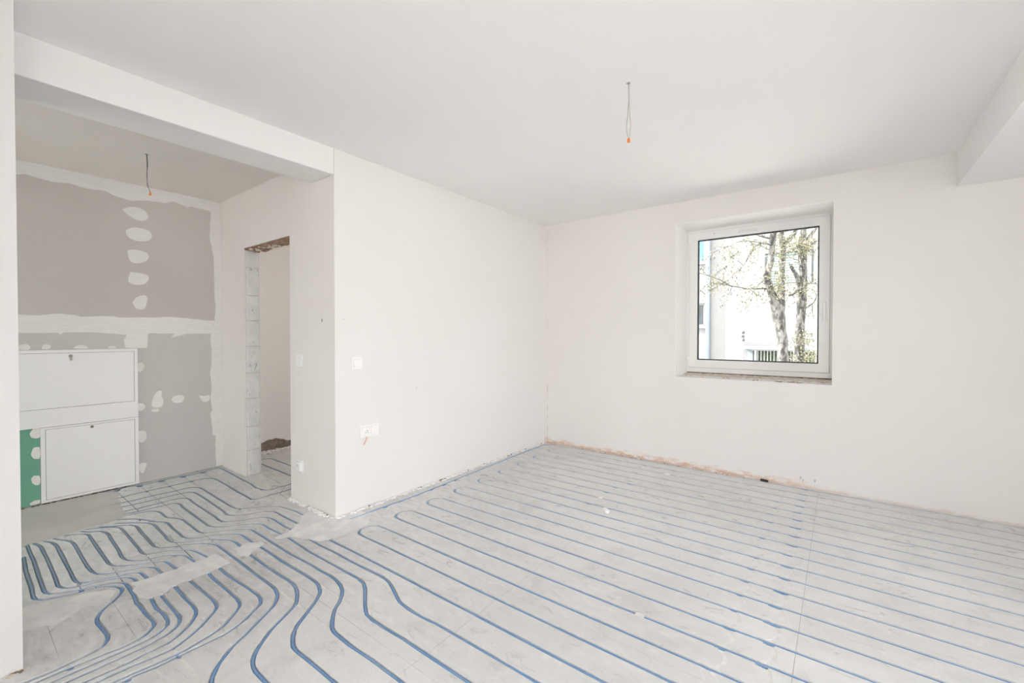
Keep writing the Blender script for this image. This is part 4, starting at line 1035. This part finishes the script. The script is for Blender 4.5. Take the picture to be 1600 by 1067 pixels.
bld = tag(empty('apartment_building', (-2, YBLD, ZG)), 'white rendered building across from the window', 'building'); bld.location = (0, 0, 0)
bm = bmesh.new()
wall_cut(bm, 'y', YBLD, YBLD + .3, -14, 10, ZG, 10, [(-4.3, -3.29, 3.50, 4.75), (-4.3, -3.29, 1.57, 2.26), (-1.71, -.58, 2.70, 3.57), (-2.12, 1.6, .05, .90)])
mesh_obj('facade', bm, M['facade'], bld)
boxo('building_core', (-14, 10, YBLD + .34, YBLD + 6, ZG, 10), M['facade'], bld)
def ext_win(x0, x1, z0, z1, gm, sill=True):
    bm = bmesh.new(); frame_ring(bm, x0, x1, z0, z1, .05, YBLD + .10, YBLD + .16)
    w = mesh_obj('window_frame', bm, M['rail'], bld)
    boxo('pane', (x0 + .04, x1 - .04, YBLD + .13, YBLD + .15, z0 + .04, z1 - .04), gm, w)
    if sill: boxo('window_sill', (x0 - .04, x1 + .04, YBLD - .06, YBLD + .1, z0 - .07, z0 - .005), M['ledge'], w)
ext_win(-4.3, -3.29, 3.50, 4.75, M['ext_glass_blue']); ext_win(-4.3, -3.29, 1.57, 2.26, M['ext_glass'])
ext_win(-1.71, -.58, 2.70, 3.57, M['ext_glass'], False)
for i in range(12):
    z = 2.73 + i * .068
    bm = bmesh.new(); box(bm, -1.66, -.76, YBLD + .05, YBLD + .075, z, z + .058); mesh_obj('shutter_slat', bm, M['shutter'], bld)
boxo('shutter_post', (-.74, -.63, YBLD + .03, YBLD + .09, 2.70, 3.57), M['ledge'], bld)
bm = bmesh.new(); tube(bm, [(-3.18, YBLD - .07, ZG), (-3.18, YBLD - .07, 10)], .062, 12); mesh_obj('downpipe', bm, M['facade_blue'], bld, smooth=True)
boxo('basement_ledge', (-2.19, 1.65, YBLD - .22, YBLD + .2, .90, .985), M['ledge'], bld)
boxo('basement_recess', (-2.12, 1.6, YBLD + .26, YBLD + .30, .05, .90), M['hedge'], bld)
boxo('recess_cheek', (-2.12, -1.98, YBLD - .02, YBLD + .25, .05, .90), M['ledge'], bld)
rl = tag(empty('railing'), 'pale vertical bar railing in front of the basement windows', 'railing')
for i in range(44):
    x = -1.93 + i * .078
    wd = .035 if i % 9 else .06
    bm = bmesh.new(); box(bm, x, x + wd * .55, YBLD - .14, YBLD - .12, .02, .88); mesh_obj('bar', bm, M['rail'], rl)
boxo('rail', (-2.0, 1.6, YBLD - .15, YBLD - .11, .86, .895), M['rail'], rl)
boxo('rail', (-2.0, 1.6, YBLD - .15, YBLD - .11, -.02, .02), M['rail'], rl)
for x in (-1.93, -1.22, -.4, .5, 1.5): boxo('post', (x, x + .06, YBLD - .16, YBLD - .10, ZG, .90), M['rail'], rl)
ic = tag(empty('intercom_post'), 'thin post with three dark round knobs beside the basement ledge', 'post')
bm = bmesh.new(); tube(bm, [(-2.205, YBLD - .18, ZG), (-2.205, YBLD - .18, 1.42)], .022, 8); mesh_obj('pole', bm, M['ledge'], ic)
for z in (1.16, 1.26, 1.37):
    bm = bmesh.new(); bmesh.ops.create_uvsphere(bm, u_segments=10, v_segments=8, radius=.042, matrix=Matrix.Translation((-2.205, YBLD - .2, z))); mesh_obj('knob', bm, M['bark'], ic)

# trees
YT = 9.3
def ext(px, py, y):
    """direction of a measured sight line, met at distance y"""
    d = f2 + r3 * ((px - 800) / F_PX) + u3 * ((CY - py) / F_PX)
    return Vector((0, 0, CAM_H)) + d * (y / d.y)
def leaf_mat(name, c1, c2):
    mt = mat(name, c1, .6); g = N(mt)
    g.color(g.mix(g.ramp(g.noise(5, 2), .4, .6), c1, c2)); return mt
M['leaf'] = leaf_mat('spring_leaf', (.035, .045, .012), (.09, .10, .035))
M['blossom'] = leaf_mat('pale_bud', (.17, .15, .10), (.22, .19, .14))
def tree(name, trunks, branches, label, nleaf, yc, seed, clumps=()):
    t = tag(empty(name), label, 'tree'); rt_ = random.Random(seed)
    bmt = bmesh.new()
    for pts in trunks:
        q = [ext(x, y, yc + dy) for x, y, w, dy in pts]; rr_ = [w * .5 * (yc / 1.17) / F_PX for x, y, w, dy in pts]
        if pts[0][1] > 590: q = [Vector((q[0].x, q[0].y, ZG - .03))] + q; rr_ = [rr_[0] * 1.25] + rr_
        n = len(q); fine = catmull([tuple(a) + (r,) for a, r in zip(q, rr_)], .10)
        tube(bmt, [f[:3] for f in fine], [float(f[3]) * rt_.uniform(.9, 1.1) for f in fine], 12)
    mesh_obj('trunk', bmt, M['bark'], t, smooth=True)
    tips = []
    for pts, w0, w1 in branches:
        q = [ext(x, y, yc + dy) for x, y, dy in pts]
        fine = [Vector(f) for f in catmull([tuple(a) for a in q], .08)]
        n = len(fine); k = yc / 1.17 / F_PX
        bm = bmesh.new(); tube(bm, [f + Vector((rt_.uniform(-.008, .008), rt_.uniform(-.008, .008), rt_.uniform(-.008, .008))) for f in fine], [(w0 + (w1 - w0) * i / (n - 1)) * .5 * k for i in range(n)], 6)
        # twigs
        for i in range(3, n, 2):
            if rt_.random() < .8:
                d = Vector((rt_.uniform(-1, .6), rt_.uniform(-1, 1), rt_.uniform(-1, .7))).normalized(); L = rt_.uniform(.12, .42)
                e = fine[i] + d * L; mid = fine[i] + d * L * .5 + Vector((0, 0, rt_.uniform(-.04, .05)))
                tube(bm, [fine[i], mid, e], [.006, .005, .003], 4); tips += [mid, e, fine[i].lerp(e, .8)]
        mesh_obj('branch', bm, M['bark'], t, smooth=True)
        tips += fine[2:]
    for x, y in clumps:
        p0 = ext(x, y, yc - .1); tips += [p0 + Vector((rt_.gauss(0, .05), rt_.gauss(0, .1), rt_.gauss(0, .05))) for _ in range(14)]
    for mt, nm, cnt in ((M['leaf'], 'foliage', nleaf), (M['blossom'], 'buds', int(nleaf * .6))):
        vs, fs = [], []
        for i in range(cnt):
            c_ = rt_.choice(tips) + Vector((rt_.gauss(0, .07), rt_.gauss(0, .12), rt_.gauss(0, .07)))
            a = Vector((rt_.gauss(0, 1), rt_.gauss(0, 1), rt_.gauss(0, 1))).normalized(); b = a.orthogonal().normalized(); s = rt_.uniform(.010, .024)
            k0 = len(vs); n_ = a.cross(b)
            vs += [c_ - a * s, c_ + b * s * .55 + n_ * s * .2, c_ + a * s, c_ - b * s * .55 + n_ * s * .2]; fs += [(k0, k0 + 1, k0 + 2), (k0, k0 + 2, k0 + 3)]
        o = data_obj(nm, vs, fs, mt, t); o['kind'] = 'stuff'
    return t
tree('street_tree', [
    [(1226, 600, 17, 0), (1224.4, 565, 14, 0), (1221.7, 529, 14.5, 0), (1216.5, 496, 17, 0), (1213, 478, 17, 0), (1205, 456, 11.5, -.1), (1200, 440, 10, -.2), (1198, 428, 10.5, -.25), (1204, 412, 9, -.25), (1206, 393, 8.5, -.3), (1208, 368, 8.5, -.35), (1212, 320, 7.5, -.5), (1205, 260, 6, -.6), (1210, 200, 4, -.7)],
    [(1219, 496, 10, .05), (1221, 478, 10.5, .1), (1220.6, 455, 10.5, .2), (1220.4, 438, 10, .25), (1222.4, 399, 9.5, .3), (1223, 380, 10, .3), (1221, 368, 8.5, .3), (1224, 310, 7, .4), (1235, 240, 5, .5)],
    [(1222, 384, 7, .3), (1232, 375, 7, .35), (1241, 366, 6, .4), (1250, 330, 5, .5), (1256, 280, 4, .6)]],
    [([(1200, 451, -.1), (1180, 451, -.3), (1165, 450.6, -.45), (1150, 448, -.5), (1139, 445.3, -.6), (1125, 437, -.7), (1111.5, 432, -.8), (1094, 427, -.9), (1080, 425, -1)], 2.6, .9),
     ([(1206, 383, -.3), (1190, 379.5, -.5), (1178, 378, -.6), (1156, 377, -.8), (1147, 381, -.85), (1136, 385, -.9), (1120.7, 391.5, -1.0)], 2.2, .6),
     ([(1190, 379.5, -.5), (1178, 386, -.5), (1174.5, 393, -.5), (1167, 405, -.5), (1161.4, 415, -.55), (1145.6, 429.6, -.6), (1132.5, 441.4, -.65), (1115, 450.6, -.7), (1102, 460, -.75)], 1.8, .7),
     ([(1198, 440, -.2), (1188, 441, -.5), (1177, 460, -.6), (1172, 474, -.65), (1161, 482, -.7), (1155, 488, -.7)], 1.1, .4),
     ([(1160, 394, -.7), (1146, 399, -.7), (1136, 416, -.72), (1131, 426, -.75)], 1.2, .5),
     ([(1139, 445, -.6), (1128, 444, -.65), (1115, 443, -.7), (1102, 446, -.75)], 1.4, .6),
     ([(1206, 393, -.3), (1199, 389, -.35), (1190, 384, -.4), (1183, 384, -.45)], 1.4, .6),
     ([(1208, 374, -.3), (1200, 372, -.4), (1186, 369, -.5), (1176, 362, -.6)], 3.0, 1.6),
     ([(1213, 460, 0), (1218, 452, -.2), (1225, 440, -.3)], 1.2, .8)],
    'forked tree outside the window with a long branch reaching left', 1900, YT, 1, [(1208, 372), (1222, 384), (1212, 455), (1222, 452), (1215, 400), (1232, 376), (1221, 430)])
tree('street_tree', [
    [(1245, 600, 17, 0), (1247.5, 566, 14.5, 0), (1249.3, 529, 13.5, 0), (1250.6, 502, 13, 0), (1252, 476, 13, 0), (1253, 455, 12.5, 0), (1254.5, 438, 12, 0), (1254.5, 412, 11, 0), (1253, 390, 10.5, 0), (1254, 370, 9, .05), (1256, 310, 8, .1), (1250, 240, 5, .2)],
    [(1255, 388, 7, 0), (1262, 375, 6, .1), (1268, 366, 5.5, .2), (1280, 345, 5, .3), (1295, 310, 4, .4)],
    [(1251, 452, 6.5, 0), (1248, 440, 6.5, -.05), (1245, 431, 6, -.1), (1240, 423, 5, -.15), (1236, 416, 4.5, -.2)]],
    [([(1252, 446, 0), (1243, 457, -.1), (1232, 462, -.2)], 4.5, 2.5),
     ([(1257, 482, 0), (1266, 477, -.1), (1272, 471, -.2), (1276, 462, -.25), (1268, 450, -.3)], 2.6, .7),
     ([(1255, 448, 0), (1262, 443, -.1), (1272, 441, -.2), (1278, 444, -.2)], 1.6, .7),
     ([(1255, 395, 0), (1266, 385, -.2), (1275, 376, -.3), (1285, 372, -.4)], 3.0, 1.2),
     ([(1252, 392, -.1), (1246, 386, -.3), (1240, 380, -.4), (1234, 384, -.4)], 1.6, .7),
     ([(1256, 386, -.1), (1264, 392, -.3), (1270, 388, -.4)], 1.4, .7),
     ([(1236, 416, -.2), (1232, 412, -.25), (1241, 414, -.3), (1250, 408, -.35)], 1.6, .8)],
    'single stemmed tree outside at the right of the window', 1700, YT + .5, 2, [(1253, 385), (1262, 380), (1246, 378), (1252, 533), (1256, 528), (1246, 560), (1268, 555), (1252, 455), (1258, 392), (1272, 560)])
